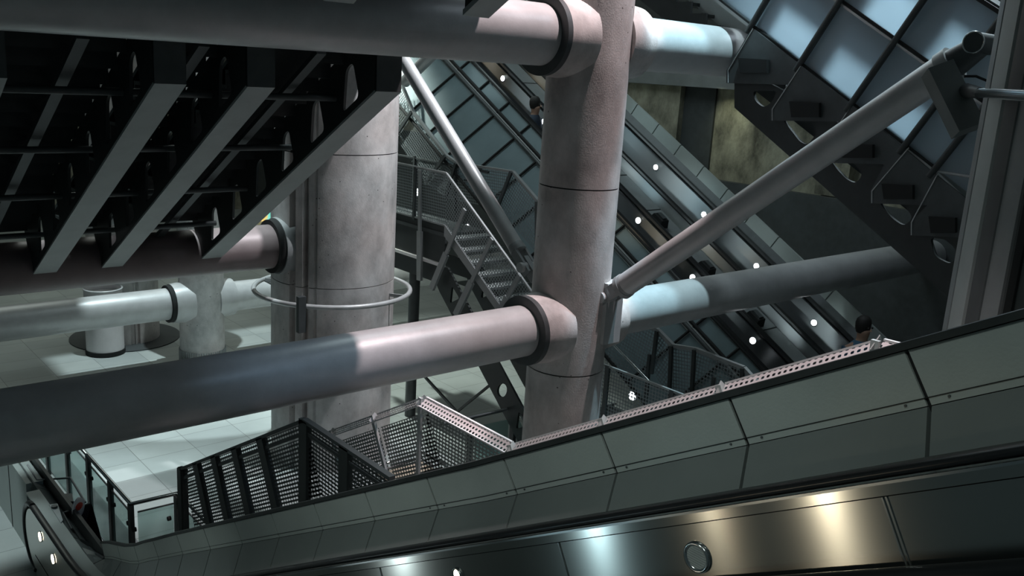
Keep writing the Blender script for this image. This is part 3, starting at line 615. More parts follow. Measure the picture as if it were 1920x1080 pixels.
# bright top edge, posts standing off the stringer
for a, b in zip(pl[:3], pl[1:3]): MB().bar((XM-0.02, a[0], a[1]+0.02), (XM-0.02, b[0], b[1]+0.02), 0.02, 0.02).build('edge_trim', 'steel', MS)
tops = [onX(x, y, XM) for x, y in ((793, 318), (877, 392), (928, 447), (980, 515))]
bots = [onX(x, y, XM) for x, y in ((792, 525), (815, 540), (860, 590), (940, 590))]
for a_, b_ in zip(tops, bots):
    mid = a_.lerp(b_, 0.55); X_ = Vector((-0.06, 0, 0))
    MB().bar(a_+X_, mid+X_, 0.03, 0.075).bar(mid+X_, b_+X_, 0.05, 0.12).build('post', 'steel_grey', MS)
# fascia and stringer with oval and triangular holes
s0, s1, s2 = onX(735, 478, XM), onX(832, 503, XM), onX(985, 790, XM)
plate('landing_fascia', [(15.2, 3.78), (12.0, 3.78), (12.0, 3.14), (15.2, 3.14)], [], XM+0.02, XM+0.06, 'dark', MS)
MB().box((XM-0.02, 12.0, 3.08), (XM+0.05, 15.2, 3.13)).build('landing_edge', 'white', MS)
MB().box((XM, 12.0, 3.60), (XM2, 15.2, 3.66)).build('landing_deck', 'dark2', MS)
d_ = Vector((s2.y-s1.y, s2.z-s1.z)).normalized(); n2 = Vector((-d_.y, d_.x));  n2 = n2 if n2.y > 0 else -n2
L3 = (Vector((s2.y, s2.z))-Vector((s1.y, s1.z))).length
def sq(t, q): v = Vector((s1.y, s1.z)) + d_*t + n2*q; return (v.x, v.y)
out = [(15.2, 2.75), (12.3, 2.75), sq(0.15, -0.48), sq(L3+1.0, -0.48), sq(L3+1.0, 0.0), sq(0, 0), (15.2, 3.07)]
hs = []
for k in range(6):
    c0_ = 0.45+k*0.62
    if k % 2: hs.append([sq(c0_+0.10*cos(a_*pi/8), -0.24+0.14*sin(a_*pi/8)) for a_ in range(16)])
    else: hs.append(rounded([sq(c0_-0.16, -0.12), sq(c0_+0.12, -0.10), sq(c0_+0.02, -0.38)], 0.05))
plate('stringer', out, hs, XM+0.08, XM+0.12, 'dark', MS)
plate('stringer', out, hs, XM2-0.12, XM2-0.08, 'dark', MS)
# perforated treads of the flight
for k in range(17):
    y = 11.95-0.235*k; z = 3.62-0.157*k
    if y < 8.0: break
    MB().sheet([((XM+0.03, y, z), (XM2-0.03, y, z), (XM2-0.03, y-0.26, z), (XM+0.03, y-0.26, z))]).build('tread', 'mesh_tread', MS)
    MB().box((XM+0.03, y-0.27, z-0.03), (XM2-0.03, y-0.25, z+0.005)).build('nosing', 'steel_mid', MS)
plate('flight_side', [(12.0, 3.80), (8.72, 1.61), (6.55, 1.61), (6.55, 1.50), (8.72, 1.50), (12.0, 3.62)], [], XM-0.01, XM+0.02, 'steel_grey', MS)
MB().box((XM, 6.55, 1.45), (XM2, 8.72, 1.50)).build('landing_deck', 'dark2', MS)
MB().cyl((XM+0.2, 13.1, 0), (XM+0.2, 13.1, 3.0), 0.10, 24).build('support_post', 'dark2', MS)
for (a_, b_) in (((9.3, 13.0, 0.9), (9.3, 10.6, 0.05)), ((9.3, 12.3, 0.05), (9.3, 10.9, 1.3))): MB().bar(a_, b_, 0.04, 0.04).build('brace', 'dark', MS)
# inner handrails, bright
MB().tube([onX(742, 210, 11.2-1.0), onX(752, 258, 10.2), onX(800, 318, 10.2)], 0.03).build('handrail', 'chrome', MS)
MB().tube([onX(1145, 640, 9.8), onX(1222, 720, 9.8), onX(1262, 738, 9.8)], 0.022).build('handrail', 'chrome', MS)
for k, y in enumerate((14.2, 12.9, 8.1, 6.95)):
    MB().bar((XM2, y, 3.8 if y > 10 else 1.6), (XM2, y, 4.7 if y > 10 else 2.5), 0.05, 0.05).build('screen_post', 'dark2', MS)
    MB().bar((XM, y, 3.75 if y > 10 else 1.55), (XM, y, 4.68 if y > 10 else 2.48), 0.04, 0.07).build('screen_post', 'dark2', MS)
# lamp seen through the lower landing screen
for px, py, xx in ((784, 360, 10.25), (878, 427, 10.25), (1187, 742, 10.25)):
    c = onX(px, py, xx); lp = thing('stair_lamp', 'small round lit lamp behind the perforated screen, ' + {784: 'upper left', 878: 'middle', 1187: 'lower right'}[px], 'lamp', tuple(c), 'small lamps inside the mesh stair')
    MB().cyl(c-Vector((0.02, 0, 0)), c+Vector((0.02, 0, 0)), 0.085, 20).build('housing', 'steel_grey', lp); MB().cyl(c-Vector((0.03, 0, 0)), c-Vector((0.018, 0, 0)), 0.065, 20).build('lens', 'lamp', lp)
# second walkway further back, with mesh panels (lower right) and upper left
WK = thing('mesh_walkway', 'perforated walkway screens between the mesh stair and the far escalators', 'screen', (10.2, 10, 0))
xk = 9.88
ptsU = [onX(742, 130, xk), onX(775, 210, xk), onX(838, 292, xk), onX(858, 306, xk), onX(962, 322, xk), onX(1010, 378, xk)]
ptsL = [onX(742, 215, xk), onX(742, 260, xk), onX(800, 345, xk), onX(838, 372, xk), onX(935, 392, xk), onX(1010, 478, xk)]
for i in range(5):
    MB().sheet([(ptsU[i], ptsU[i+1], ptsL[i+1], ptsL[i])]).build('screen_panel', 'mesh_fine', WK)
    MB().bar(ptsU[i], ptsU[i+1], 0.06, 0.04).build('top_rail', 'steel_grey', WK)
    MB().bar(ptsU[i+1]+Vector((-0.04, 0, 0)), ptsL[i+1]+Vector((-0.04, 0, 0)), 0.04, 0.06).build('post', 'dark2', WK)
ptsU = [onX(1135, 560, xk), onX(1235, 620, xk), onX(1262, 648, xk), onX(1305, 655, xk), onX(1395, 690, xk), onX(1440, 740, xk)]
ptsL = [onX(1135, 700, xk), onX(1225, 700, xk), onX(1258, 745, xk), onX(1300, 750, xk), onX(1395, 780, xk), onX(1440, 800, xk)]
for i in range(5):
    MB().sheet([(ptsU[i], ptsU[i+1], ptsL[i+1], ptsL[i])]).build('screen_panel', 'mesh_fine', WK)
    MB().bar(ptsU[i], ptsU[i+1], 0.06, 0.05).build('top_rail', 'steel_grey', WK)
    MB().bar(ptsU[i+1]+Vector((-0.04, 0, 0)), ptsL[i+1]+Vector((-0.04, 0, 0)), 0.04, 0.05).build('post', 'dark', WK)

# ================================================================ NEAR STAIR WITH PERFORATED SCREENS (descends +Y), X 3.35 .. 4.5
NS = thing('near_mesh_stair', 'stair beside the near escalator enclosed by perforated screens with punched top rails', 'stair', (3.9, 6, 0))
XN, XF = 3.35, 4.5
far = [(0.9, 5.16), (2.16, 5.14), (4.96, 3.525), (6.18, 3.525), (7.75, 2.66)]
near = [(4.96, 3.53), (6.24, 3.53), (8.94, 2.05)]
def punched(a, b, x, wdt=0.11):
    A, B = Vector((x, *a)), Vector((x, *b)); d = (B-A).normalized(); n_ = d.cross(Vector((1, 0, 0))); n_ = n_ if n_.z > 0 else -n_
    return A, B, d, n_
for i, (a, b) in enumerate(zip(far, far[1:])):
    A, B, d, n_ = punched(a, b, XF); L = (B-A).length; k = max(1, round(L/0.95)); 
    for j in range(k):
        P0 = A + d*(L*j/k+0.02); P1 = A + d*(L*(j+1)/k-0.02)
        top = Vector((-0.05, 0, 0.0)); fl_ = Vector((-0.085, 0, 0))-n_*0.065
        MB().sheet([(P0+fl_, P1+fl_, P1, P0)]).build('punched_rail', 'strip' if i < 3 else 'mesh_grey', NS)
        MB().bar(P0, P1, 0.02, 0.012, (1, 0, 0)).bar(P0+fl_, P1+fl_, 0.012, 0.012, (1, 0, 0)).build('rail_edge', 'white', NS)
        MB().sheet([(P0-n_*0.13, P1-n_*0.13, P1-n_*0.95, P0-n_*0.95)]).build('screen', 'mesh_grey', NS)
        MB().bar(P1+d*0.02-n_*0.0+top, P1+d*0.02-n_*0.97+top, 0.025, 0.045, (1, 0, 0)).bar(P1+d*0.02+n_*0.004, P1+d*0.02+fl_+n_*0.004, 0.05, 0.006).build('post', 'soffit', NS)
    MB().bar(A-n_*0.96, B-n_*0.96, 0.05, 0.05, (1, 0, 0)).build('bottom_rail', 'steel_grey', NS)
for i, (a, b) in enumerate(zip(near, near[1:])):
    A, B, d, n_ = punched(a, b, XN); L = (B-A).length; k = 2 if i == 0 else 5
    if i == 0:
        st = [0, 0.5, 1.0]
    else: st = [0, 0.30, 0.50, 0.68, 0.85, 1.0]
    MB().bar(A, B, 0.05, 0.03, (1, 0, 0)).build('top_rail', 'dark2', NS); MB().bar(A-n_*0.93, B-n_*0.93, 0.06, 0.14, (1, 0, 0)).build('bottom_rail', 'dark', NS)
    for j in range(len(st)-1):
        P0 = A+d*L*st[j]; P1 = A+d*L*st[j+1]
        MB().sheet([(P0-n_*0.02, P1-n_*0.02, P1-n_*0.10, P0-n_*0.10)]).sheet([(P0-n_*0.13, P1-n_*0.13, P1-n_*0.9, P0-n_*0.9)]).build('screen', 'mesh_dark', NS)
        MB().bar(P0-n_*0.10, P1-n_*0.10, 0.03, 0.03, (1, 0, 0)).build('mid_rail', 'dark', NS)
        e_ = -n_*0.98 if j < len(st)-2 or i == 0 else Vector((0, 0, -0.98))
        MB().bar(P1, P1+e_, 0.05, 0.13, (1, 0, 0)).build('post', 'dark', NS)
MB().bar((XN, 8.94, 2.05), (XN, 8.94, 0.75), 0.08, 0.10, (1, 0, 0)).build('post', 'dark', NS)
MB().box((XN, 4.96, 2.46), (XF, 6.2, 2.54)).build('landing', 'dark2', NS)
for k in range(14):
    y = 6.2+0.27*k; z = 2.44-0.155*k
    if y > 9.0: break
    MB().box((XN, y, z-0.04), (XF, y+0.28, z)).build('tread', 'dark2', NS)
MB().bar((XN+0.05, 6.2, 2.4), (XN+0.05, 9.0, 0.85), 0.05, 0.30, (1, 0, 0)).bar((XF-0.05, 6.2, 2.4), (XF-0.05, 9.0, 0.85), 0.05, 0.30, (1, 0, 0)).build('stringer', 'dark', NS)
# framed hatch visible inside the landing
ht = thing('framed_hatch', 'polished steel framed opening with olive lining inside the perforated stair enclosure', 'hatch', tuple(onZ(770, 870, 2.55)))
cs = [onZ(697, 878, 2.60), onZ(790, 848, 2.60), onZ(838, 872, 2.60), onZ(735, 898, 2.60)]
MB().tube(cs[:3], 0.018, 8).build('frame', 'chrome', ht)
cs2 = [onZ(706, 886, 2.58), onZ(788, 858, 2.58), onZ(812, 874, 2.58), onZ(735, 902, 2.58)]
MB().tube(cs2[:3], 0.012, 8).build('inner_frame', 'dark2', ht)
MB().add([c+Vector((0, 0, -0.02)) for c in cs2], [(0, 1, 2, 3)]).add([c+Vector((0, 0, -0.03)) for c in cs2], [(3, 2, 1, 0)]).build('lining', 'concrete_dark', ht)

# ================================================================ NEAR ESCALATOR (descends +Y) X = 2.3
XE = 2.3
# path of the handrail line (perp 5.19): incline, blend, level at z = 1.0
def base(s_, R=4.0, zflat=1.05, P5=5.19):
    yk = (P5-C30*zflat)/S30; tl_ = R*math.tan(radians(15)); ya = yk-tl_*C30; ye = yk+tl_
    if s_ <= ya: return (s_, (P5-S30*s_)/C30, S30, C30)
    if s_ >= ye: return (s_, zflat, 0.0, 1.0)
    a_ = math.asin((ye-s_)/R); return (s_, zflat+R-R*cos(a_), sin(a_), cos(a_))
def pt(s_, x, q): y, z, ny, nz = base(s_); return (x, y+q*ny, z+q*nz)
def stations(a_, b_):
    n_ = 1 if b_ < 3.0 else max(1, int((b_-max(a_, 3.0))/0.30)+1)
    return [a_] + [max(a_, 3.0)+(b_-max(a_, 3.0))*k/n_ for k in range(0 if a_ < 3.0 and b_ > 3.0 else 1, n_+1)]
def sweep_near(parent, name, m, sec, yend, smooth=False, ystart=-1.2):
    return MB().sweep([[pt(s_, x, q) for x, q in sec] for s_ in stations(ystart, yend)], smooth).build(name, m, parent)
NE = thing('near_escalator', 'near escalator balustrade along the bottom, brushed steel panel under a black handrail', 'escalator', (XE, 5, 0))
sweep_near(NE, 'balustrade_panel', 'inox_near', [(XE, -0.62), (XE+0.02, -0.62), (XE+0.02, -0.047), (XE, -0.047)], 10.9)
sweep_near(NE, 'capping_strip', 'inox_near', [(XE-0.012, -0.060), (XE-0.004, -0.060), (XE-0.002, -0.030), (XE-0.012, -0.030)], 10.9)
sweep_near(NE, 'capping_groove', 'gap', [(XE-0.006, -0.064), (XE+0.0, -0.064), (XE+0.0, -0.059), (XE-0.006, -0.059)], 10.9)
sweep_near(NE, 'handrail_track', 'chrome', [(XE-0.012, -0.030), (XE+0.05, -0.030), (XE+0.05, -0.022), (XE-0.012, -0.022)], 10.9)
hr = [(XE-0.018+0.036+0.040*cos(a_), -0.0+0.018*sin(a_)) for a_ in [2*pi*k/20 for k in range(20)]]
sweep_near(NE, 'handrail', 'rubber', hr, 10.95, True)
sweep_near(NE, 'outer_deck', 'clad', [(XE+0.05, -0.04), (XE+0.20, -0.04), (XE+0.20, -0.02), (XE+0.05, -0.02)], 11.4)
# newel return at the lower end
nw = [(XE+0.018, 10.95+0.42*sin(a_), 1.05-0.42+0.42*cos(a_)) for a_ in [pi*k/20 for k in range(21)]]
MB().tube(nw, 0.036, 12).build('handrail_newel', 'rubber', NE)
MB().sweep([[(XE, 10.9+0.38*sin(a_), 0.63+0.38*cos(a_)) for a_ in [pi*k/20 for k in range(21)]], [(XE+0.02, 10.9+0.38*sin(a_), 0.63+0.38*cos(a_)) for a_ in [pi*k/20 for k in range(21)]]]).build('newel_panel', 'inox_near', NE)
MB().box((XE, 8.2, 0.0), (XE+0.02, 10.9, 0.45)).build('skirt_panel', 'inox_near', NE)
# panel seams
for px, py in ((1633, 930), (1037, 1014), (706, 1054), (1640, 931)):
    y = onX(px, py, XE).y; z = (5.19-S30*y)/C30
    a_ = Vector((XE-0.003, y+S30*-0.062, z-0.062*C30)); b_ = Vector((XE-0.003, y-0.5*S30, z-0.5*C30))
    MB().bar(a_, b_, 0.004, 0.004).build('panel_seam', 'chrome', NE)
# round fittings
for px, py, lit in ((1307, 1045, False), (858, 1078, True)):
    c = onX(px, py, XE-0.003); 
    if lit: fx = thing('balustrade_light', 'lit round light in the near steel balustrade at the bottom edge', 'lamp', tuple(c), 'round balustrade lights')
    else: fx = thing('balustrade_light', 'unlit round ribbed light set in the near steel balustrade', 'lamp', tuple(c), 'round balustrade lights')
    R_ = 0.047 if not lit else 0.03
    rings = [[c+Vector((dx, rr*cos(2*pi*k/40), rr*sin(2*pi*k/40))) for k in range(40)] for dx, rr in ((0.004, R_*1.15), (-0.006, R_*1.12), (-0.010, R_*0.98), (-0.004, R_*0.84))]
    bz_ = MB().sweep(rings, True, caps=False).build('bezel', 'chrome', fx)
    MB().cyl(c+Vector((-0.003, 0, 0)), c+Vector((0.002, 0, 0)), R_*0.84, 32).build('lens', 'lamp_warm' if lit else 'clad', bz_)
    if not lit:
        for k in range(9):
            hz = -R_*0.7+k*R_*0.175; wy = sqrt(max(0, (R_*0.8)**2-hz**2)); MB().bar(c+Vector((-0.005, -wy, hz)), c+Vector((-0.005, wy, hz)), 0.002, 0.002).build('lens_rib', 'steel_grey', fx)
# opposite (camera side) handrail sliver at the very bottom
def nearside(q): return q
pa, pb = onX(1240, 1112, 2.24), onX(1960, 1068, 2.24); d = (pb-pa).normalized()
MB().tube([pa-d*3.0, pa, pb, pb+d*0.6], 0.030, 16).build('skirt_trim', 'rubber', NE)
# cladding beyond the handrail, panel by panel
CB = thing('near_cladding', 'grey two-band panelled parapet along the near escalator, bending level at lower left', 'cladding', (2.5, 5, 0))
# seam positions along the path
ys = [0.58-0.15-0.59*2+0.59*k for k in range(19)]
ys = [v for v in ys if v < 9.45]
def ext(s_):
    """the parapet eases up a little towards the bend, then drops to the level run"""
    k = [(-9, 0), (3, 0), (7, 0.10), (7.8, 0.11), (8.9, 0.0), (9.2, -0.10), (9.8, -0.25), (99, -0.25)]
    for (a_, p_), (b_, q_) in zip(k, k[1:]):
        if a_ <= s_ <= b_: return p_+(q_-p_)*(s_-a_)/(b_-a_)
def pte(s_, x, q): return pt(s_, x, q+(ext(s_) if q > 0.05 else 0))
def clip(sec, y0, y1, name, m): return MB().sweep([[pte(s_, x, q) for x, q in sec] for s_ in stations(y0, y1)]).build(name, m, CB)
XC = 2.62
bandU = [(XC, 0.120), (XC-0.02, 0.292), (XC+0.02, 0.292), (XC+0.04, 0.120)]
bandL = [(XE+0.19, -0.03), (XC-0.001, 0.117), (XC+0.03, 0.117), (XE+0.23, -0.06)]
for a_, b_ in zip(ys, ys[1:]):
    clip(bandU, a_+0.006, b_-0.006, 'upper_panel', 'clad')
    clip(bandL, a_+0.006, b_-0.006, 'lower_panel', 'clad_low')
clip([(XC+0.01, 0.10), (XC-0.01, 0.285), (XC+0.01, 0.285), (XC+0.05, 0.05)], ys[0], ys[-1], 'backing', 'gap')
clip([(XE+0.21, -0.07), (XC+0.02, 0.095), (XC+0.04, 0.09), (XE+0.23, -0.09)], ys[0], ys[-1], 'backing', 'gap')
clip([(XC-0.035, 0.296), (XC-0.035, 0.318), (XC+0.0, 0.320), (XC+0.02, 0.290)], ys[0], ys[-1], 'top_cap', 'dark')
clip([(XC-0.006, 0.143), (XC-0.0065, 0.1455), (XC+0.0, 0.1455), (XC+0.0, 0.143)], ys[0], ys[-1], 'groove_line', 'gap')
# lower level run of the lower band
yl = ys[-1]
for k in range(5):
    clip(bandL, yl+0.01+k*0.75, yl+(k+1)*0.75-0.01, 'lower_panel', 'clad_low')
MB().tube([pte(yl+0.4*k, XC, 0.115) for k in range(10)], 0.02, 8).build('crease_trim', 'dark2', CB)
MB().box((XC+0.02, yl+0.02, 0.15), (XC+0.06, yl+3.7, 1.1)).build('back_panel', 'dark', CB)
# bolts along the upper band
for k, y in enumerate(ys[1:8]):
    for dy in (0.06, -0.06):
        for q in (0.135,):
            c = Vector(pte(y+dy, XC-0.004, q))
            MB().cyl(c-Vector((0.003, 0, 0)), c+Vector((0.003, 0, 0)), 0.004, 8).build('bolt', 'dark2', CB)

# ================================================================ LOWER-LEFT LANDING
GB = thing('glass_balustrade', 'glass railing with tubular steel handrail and dark posts at lower left', 'railing', (3.3, 11, 0))
rp = [(3.22, 14.8), (3.23, 10.28), (3.78, 10.25), (3.78, 9.3)]
MB().tube([(x, y, 1.1) for x, y in rp], 0.026, 12).build('handrail', 'chrome', GB)
for (x0, y0), (x1, y1) in (((3.23, 14.75), (3.23, 14.1)), ((3.23, 14.0), (3.23, 13.0)), ((3.23, 12.9), (3.23, 12.0)), ((3.23, 11.9), (3.23, 11.1)), ((3.23, 11.0), (3.23, 10.4)), ((3.30, 10.27), (3.72, 10.25)), ((3.78, 10.15), (3.78, 9.4))):
    q = [Vector((x0, y0, 0.10)), Vector((x1, y1, 0.10)), Vector((x1, y1, 0.98)), Vector((x0, y0, 0.98))]
    off = Vector((0.012, 0, 0)) if x0 == x1 else Vector((0, 0.012, 0))
    gp_ = MB().hexa(q, [v+off for v in q]).build('glass_pane', 'glass', GB)
    a_, b_ = Vector((x0, y0, 0.98)), Vector((x1, y1, 0.98)); MB().bar(a_, b_, 0.016, 0.016).build('pane_edge', 'dark2', gp_)
for x, y in ((3.23, 14.05), (3.23, 12.95), (3.23, 11.95), (3.23, 11.05), (3.23, 10.30), (3.76, 10.24)):
    po_ = MB().bar((x, y, 0.0), (x, y, 1.08), 0.05, 0.09).build('post', 'dark', GB)
    for dx, dy in ((0, 0.10), (0, -0.10)) if x < 3.5 else ((-0.1, 0), (0, -0.1)):
        MB().cyl((x+dx-0.02, y+dy, 0.80), (x+dx+0.02, y+dy, 0.80), 0.028, 12).build('clamp', 'gap', po_)
struct(MB().box((2.75, 8.9, 0.0), (3.20, 14.8, 0.012)).build('trim_2', 'concrete'))
struct(MB().box((3.27, 9.2, 0.0), (3.62, 14.8, 0.012)).build('dark_floor_band', 'steel_mid'))  # thin darker band laid on the floor along the railing
GB2 = thing('glass_balustrade', 'short glass railing on the lower floor beside the stair foot and middle column', 'railing', tuple(onZ(925, 815, 0)))
ra, rb = onZ(884, 783, 1.1), onZ(966, 764, 1.1); rb2 = onZ(985, 790, 1.1)
MB().tube([ra-(rb-ra)*0.6, ra, rb, rb2], 0.028, 12).build('handrail', 'dark2', GB2)
for p_ in (ra, rb-(rb-ra)*0.02):
    MB().bar((p_.x, p_.y, 0), (p_.x, p_.y, 1.08), 0.06, 0.10).build('post', 'dark', GB2)
q = [Vector((ra.x+0.1, ra.y, 0.1)), Vector((rb.x-0.12, rb.y, 0.1)), Vector((rb.x-0.12, rb.y, 0.92)), Vector((ra.x+0.1, ra.y, 0.92))]
MB().hexa(q, [v+Vector((0, 0.012, 0)) for v in q]).build('glass_pane', 'glass', GB2)
q = [Vector((rb.x, rb.y-0.1, 0.1)), Vector((rb2.x, rb2.y, 0.1)), Vector((rb2.x, rb2.y, 0.92)), Vector((rb.x, rb.y-0.1, 0.92))]
MB().hexa(q, [v+Vector((0.012, 0, 0)) for v in q]).build('glass_pane', 'glass', GB2)
# dark planter-like well, box frames and sign at the newel
UN = thing('landing_unit', 'dark box-shaped barrier unit with steel tube rim beside the escalator foot', 'barrier', (2.85, 10.8, 0))
u = [onZ(118, 962, 1.0), onZ(172, 944, 1.0), onZ(196, 1030, 1.0), onZ(150, 1010, 1.0)]
ub = [Vector((v.x+0.05, v.y, 0.1)) for v in u]
MB().add([u[0], u[1], u[2], u[3]]+ub, [(0, 1, 5, 4), (1, 2, 6, 5), (2, 3, 7, 6), (3, 0, 4, 7), (4, 5, 6, 7)]).build('body', 'dark', UN)
MB().tube([onZ(150, 955, 1.02), onZ(118, 962, 1.02), onZ(135, 992, 1.02)], 0.012, 8).tube([onZ(118, 962, 1.02), onZ(168, 944, 1.02)], 0.012, 8).build('rim', 'dark2', UN)
UM = thing('rim_barrier', 'dark box with steel tube rim behind the escalator foot, upper of two', 'barrier', (2.7, 12.2, 0))
v = [onZ(70, 900, 1.0), onZ(132, 896, 1.0), onZ(160, 942, 1.0)]
MB().tube([onZ(52, 872, 1.0)]+v, 0.014, 8).build('rim', 'steel_grey', UM)
a_ = onZ(85, 935, 0.8); b_ = onZ(138, 935, 0.8)
lo = [onZ(80, 938, 0.75), onZ(138, 940, 0.75), onZ(135, 925, 0.75), onZ(92, 926, 0.75)]
MB().hexa([p-Vector((0, 0, 0.6)) for p in lo], lo).build('block', 'dark2', UM)
lo = [onZ(78, 912, 0.9), onZ(108, 922, 0.9), onZ(62, 870, 0.9), onZ(50, 878, 0.9)]
MB().hexa([p-Vector((0, 0, 0.5)) for p in lo], lo).build('side_block', 'dark', UM)
SG = thing('small_sign', 'small rounded sign plate with a red disc beside the dark barrier unit', 'sign', tuple(onZ(145, 950, 0.9)))
c = onX(148, 953, 2.72); e1 = Vector((0.6, 0.35, 0.0)).normalized(); e2 = Vector((0, -0.25, 1)).normalized(); nn = e1.cross(e2)
def disc(c, r, rz, th): return [c+e1*r*cos(2*pi*k/24)+e2*rz*sin(2*pi*k/24)+nn*th for k in range(24)]
MB().sweep([disc(c, 0.09, 0.15, 0), disc(c, 0.09, 0.15, -0.02)]).build('plate', 'white', SG)
MB().sweep([disc(c+e2*0.03, 0.055, 0.055, 0.004), disc(c+e2*0.03, 0.055, 0.055, 0.0)]).sweep([disc(c+e2*0.03, 0.055, 0.055, -0.024), disc(c+e2*0.03, 0.055, 0.055, -0.02)]).build('red_disc', 'red', SG)
KP = thing('key_panel', 'small pale control panel on the level deck beside the handrail end', 'panel', tuple(onZ(105, 965, 1.03)))
q = [onZ(92, 946, 1.04), onZ(108, 944, 1.04), onZ(118, 975, 1.04), onZ(114, 980, 1.04)]
MB().hexa([p-Vector((0, 0, 0.03)) for p in q], q).build('plate', 'soffit', KP)
MB().cyl(onZ(102, 951, 1.045), onZ(102, 951, 1.045)+Vector((0, 0, 0.02)), 0.035, 16).build('key_switch', 'dark2', KP)
# cabinets + blue post at the far left of the landing
CB2 = thing('end_cabinet', 'grey cabinet block at the escalator foot on the left edge', 'cabinet', (2.45, 13.2, 0))
MB().box((2.42, 11.7, 0), (2.62, 14.2, 1.0)).build('body', 'clad', CB2); MB().box((2.415, 12.62, 0), (2.421, 12.64, 1.0)).build('seam', 'gap', CB2)
tag(MB().box((2.10, 13.75, 0), (2.18, 13.85, 1.05)).build('blue_post', 'blue'), 'narrow navy blue post at the left edge', 'post')
# lights in the newel panel
for px, py, lb in ((76, 1006, 'upper'), (100, 1048, 'lower')):
    c = onX(px, py, XE-0.002); fx = thing('newel_light', lb + ' of two lit round lights in the lower left newel panel', 'lamp', tuple(c), 'lights in the newel panel')
    MB().cyl(c-Vector((0.006, 0, 0)), c+Vector((0.0, 0, 0)), 0.065, 24).build('bezel', 'chrome', fx); MB().cyl(c-Vector((0.012, 0, 0)), c-Vector((0.004, 0, 0)), 0.052, 24).build('lens', 'lamp_warm', fx)
# far lit poster screen, red and pale signs glimpsed under the stair
PS = thing('poster_screen', 'brightly lit green and yellow poster screen glimpsed between the stair and grooved column', 'screen', tuple(onY(495, 410, 33)))
a_, b_ = onY(476, 436, 33), onY(540, 370, 33)
MB().box((a_.x, 33.0, a_.z), (b_.x, 33.04, b_.z)).build('display', 'screen', PS); MB().box((a_.x-0.15, 33.05, a_.z-0.1), (b_.x+0.15, 33.2, b_.z+0.1)).build('frame', 'dark2', PS)
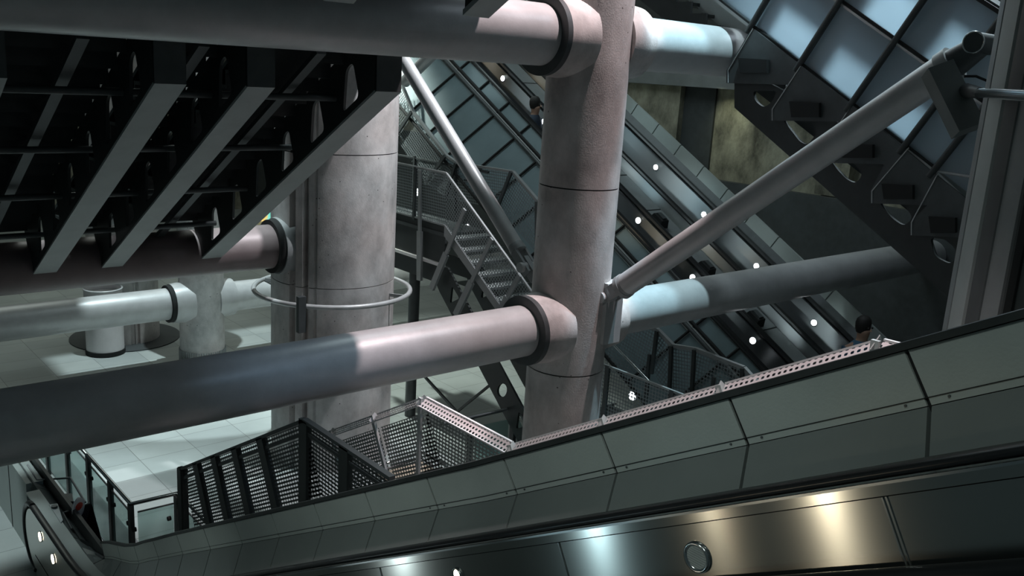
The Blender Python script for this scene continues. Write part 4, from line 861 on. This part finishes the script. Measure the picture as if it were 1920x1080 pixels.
# ================================================================ PEOPLE
def person(label, foot, yaw, top, group=None, lean=0.0):
    x, y, z = foot; P = thing('person', label, 'person', foot, group)
    J = {'pel': (0, 0, 0.95), 'sp': (0, 0.0, 1.15), 'ch': (0, 0.02, 1.36), 'nk': (0, 0.03, 1.50), 'hd0': (0, 0.04, 1.58), 'hd': (0, 0.05, 1.70)}
    pts, eds, rad = [], [], []
    def V(p, r): pts.append(p); rad.append(r); return len(pts)-1
    a0 = V(J['pel'], 0.15); a1 = V(J['sp'], 0.14); a2 = V(J['ch'], 0.16); a3 = V(J['nk'], 0.065); a4 = V(J['hd0'], 0.075); a5 = V(J['hd'], 0.095)
    eds += [(a0, a1), (a1, a2), (a2, a3), (a3, a4), (a4, a5)]
    for s_ in (-1, 1):
        h = V((0.10*s_, 0, 0.88), 0.095); k = V((0.11*s_, 0.03, 0.50), 0.065); an = V((0.11*s_, 0, 0.09), 0.045); to = V((0.12*s_, 0.16, 0.04), 0.035)
        eds += [(a0, h), (h, k), (k, an), (an, to)]
        sh = V((0.19*s_, 0, 1.42), 0.065); el = V((0.25*s_, 0.0, 1.14), 0.048); wr = V((0.22*s_, 0.20, 0.98), 0.032); hn = V((0.21*s_, 0.27, 0.98), 0.034)
        eds += [(a2, sh), (sh, el), (el, wr), (wr, hn)]
        for f_ in range(4):
            m_ = V(((0.21+0.02*(f_-1.5))*s_, 0.32, 0.985), 0.010); e_ = V(((0.21+0.02*(f_-1.5))*s_, 0.345-0.004*abs(f_-1), 0.965), 0.008); eds += [(hn, m_), (m_, e_)]
        th_ = V((0.17*s_, 0.29, 0.99), 0.011); eds.append((hn, th_))
    me = bpy.data.meshes.new('body'); me.from_pydata(pts, eds, []); o = bpy.data.objects.new('body', me); COL.objects.link(o); o.parent = P
    me.skin_vertices if False else None
    sk = o.modifiers.new('skin', 'SKIN'); sk.use_smooth_shade = True; sb = o.modifiers.new('sub', 'SUBSURF'); sb.levels = 2; sb.render_levels = 2
    for i, r in enumerate(rad): me.skin_vertices[0].data[i].radius = (r, r*0.8 if i < 3 else r)
    me.skin_vertices[0].data[0].use_root = True; me.materials.append(MT['skin'])
    # clothing: jacket and trousers as shells round the body
    def shell(name, m, secs):
        rings = [[(cx+rx*cos(2*pi*k/24), cy+ry*sin(2*pi*k/24), z_) for k in range(24)] for cx, cy, z_, rx, ry in secs]
        mb = MB(); mb.sweep(rings, True); oo = mb.build(name, m); oo.parent = P; return oo
    shell('jacket', top, [(0, 0, 0.86, 0.19, 0.15), (0, 0, 1.0, 0.19, 0.145), (0, 0, 1.2, 0.19, 0.14), (0, 0.01, 1.38, 0.215, 0.135), (0, 0.015, 1.46, 0.17, 0.11), (0, 0.03, 1.52, 0.075, 0.075)])
    for s_ in (-1, 1):
        mb = MB(); mb.cyl((0.19*s_, 0, 1.44), (0.25*s_, 0, 1.13), 0.078, 20, 0.062); mb.cyl((0.25*s_, 0, 1.15), (0.222*s_, 0.19, 0.985), 0.062, 20, 0.047); o2 = mb.build('sleeve', top); o2.parent = P
        mb = MB(); mb.cyl((0.095*s_, 0, 0.92), (0.11*s_, 0.03, 0.5), 0.115, 20, 0.085); mb.cyl((0.11*s_, 0.03, 0.52), (0.11*s_, 0.0, 0.08), 0.085, 20, 0.072); o2 = mb.build('trouser_leg', 'cloth_black'); o2.parent = P
    hr_ = []
    for zz, rr in ((1.62, 0.085), (1.68, 0.104), (1.74, 0.108), (1.79, 0.095), (1.825, 0.06), (1.835, 0.01)):
        hr_.append([(rr*cos(2*pi*k/24)*0.92, 0.035+rr*sin(2*pi*k/24)*(1.0 if sin(2*pi*k/24) < 0 else 0.72), zz) for k in range(24)])
    mb = MB(); mb.sweep(hr_, True); o3 = mb.build('hair', 'hair'); o3.parent = P
    mb = MB(); mb.add([(-0.012, 0.135, 1.66), (0.012, 0.135, 1.66), (0, 0.165, 1.66), (0, 0.14, 1.70)], [(0, 1, 2), (0, 2, 3), (2, 1, 3)]); o4 = mb.build('nose', 'skin'); o4.parent = P
    for s_ in (-1, 1):
        mb = MB(); mb.cyl((0.034*s_, 0.125, 1.70), (0.034*s_, 0.14, 1.70), 0.011, 10); o5 = mb.build('eye', 'hair'); o5.parent = P
    P.rotation_euler = (0, 0, yaw); return P
def rider(label, px, py, x, q, yaw, top):
    h = onX(px, py, x); zf = (q + S30*h.y)/C30          # the step under the feet
    P = person(label, (x, h.y, zf), yaw, top); k = (h.z + 0.08 - zf)/1.835; P.scale = (k, k, k)
    return k
rider('rider in dark navy jacket standing on the far left escalator, half behind the middle column', 1001, 188, 11.22, -2.75, radians(200), 'cloth_navy')
rider('rider in blue jacket low on the far right escalator, just above the pale punched rail', 1617, 600, 13.0, -2.62, radians(170), 'cloth_blue')
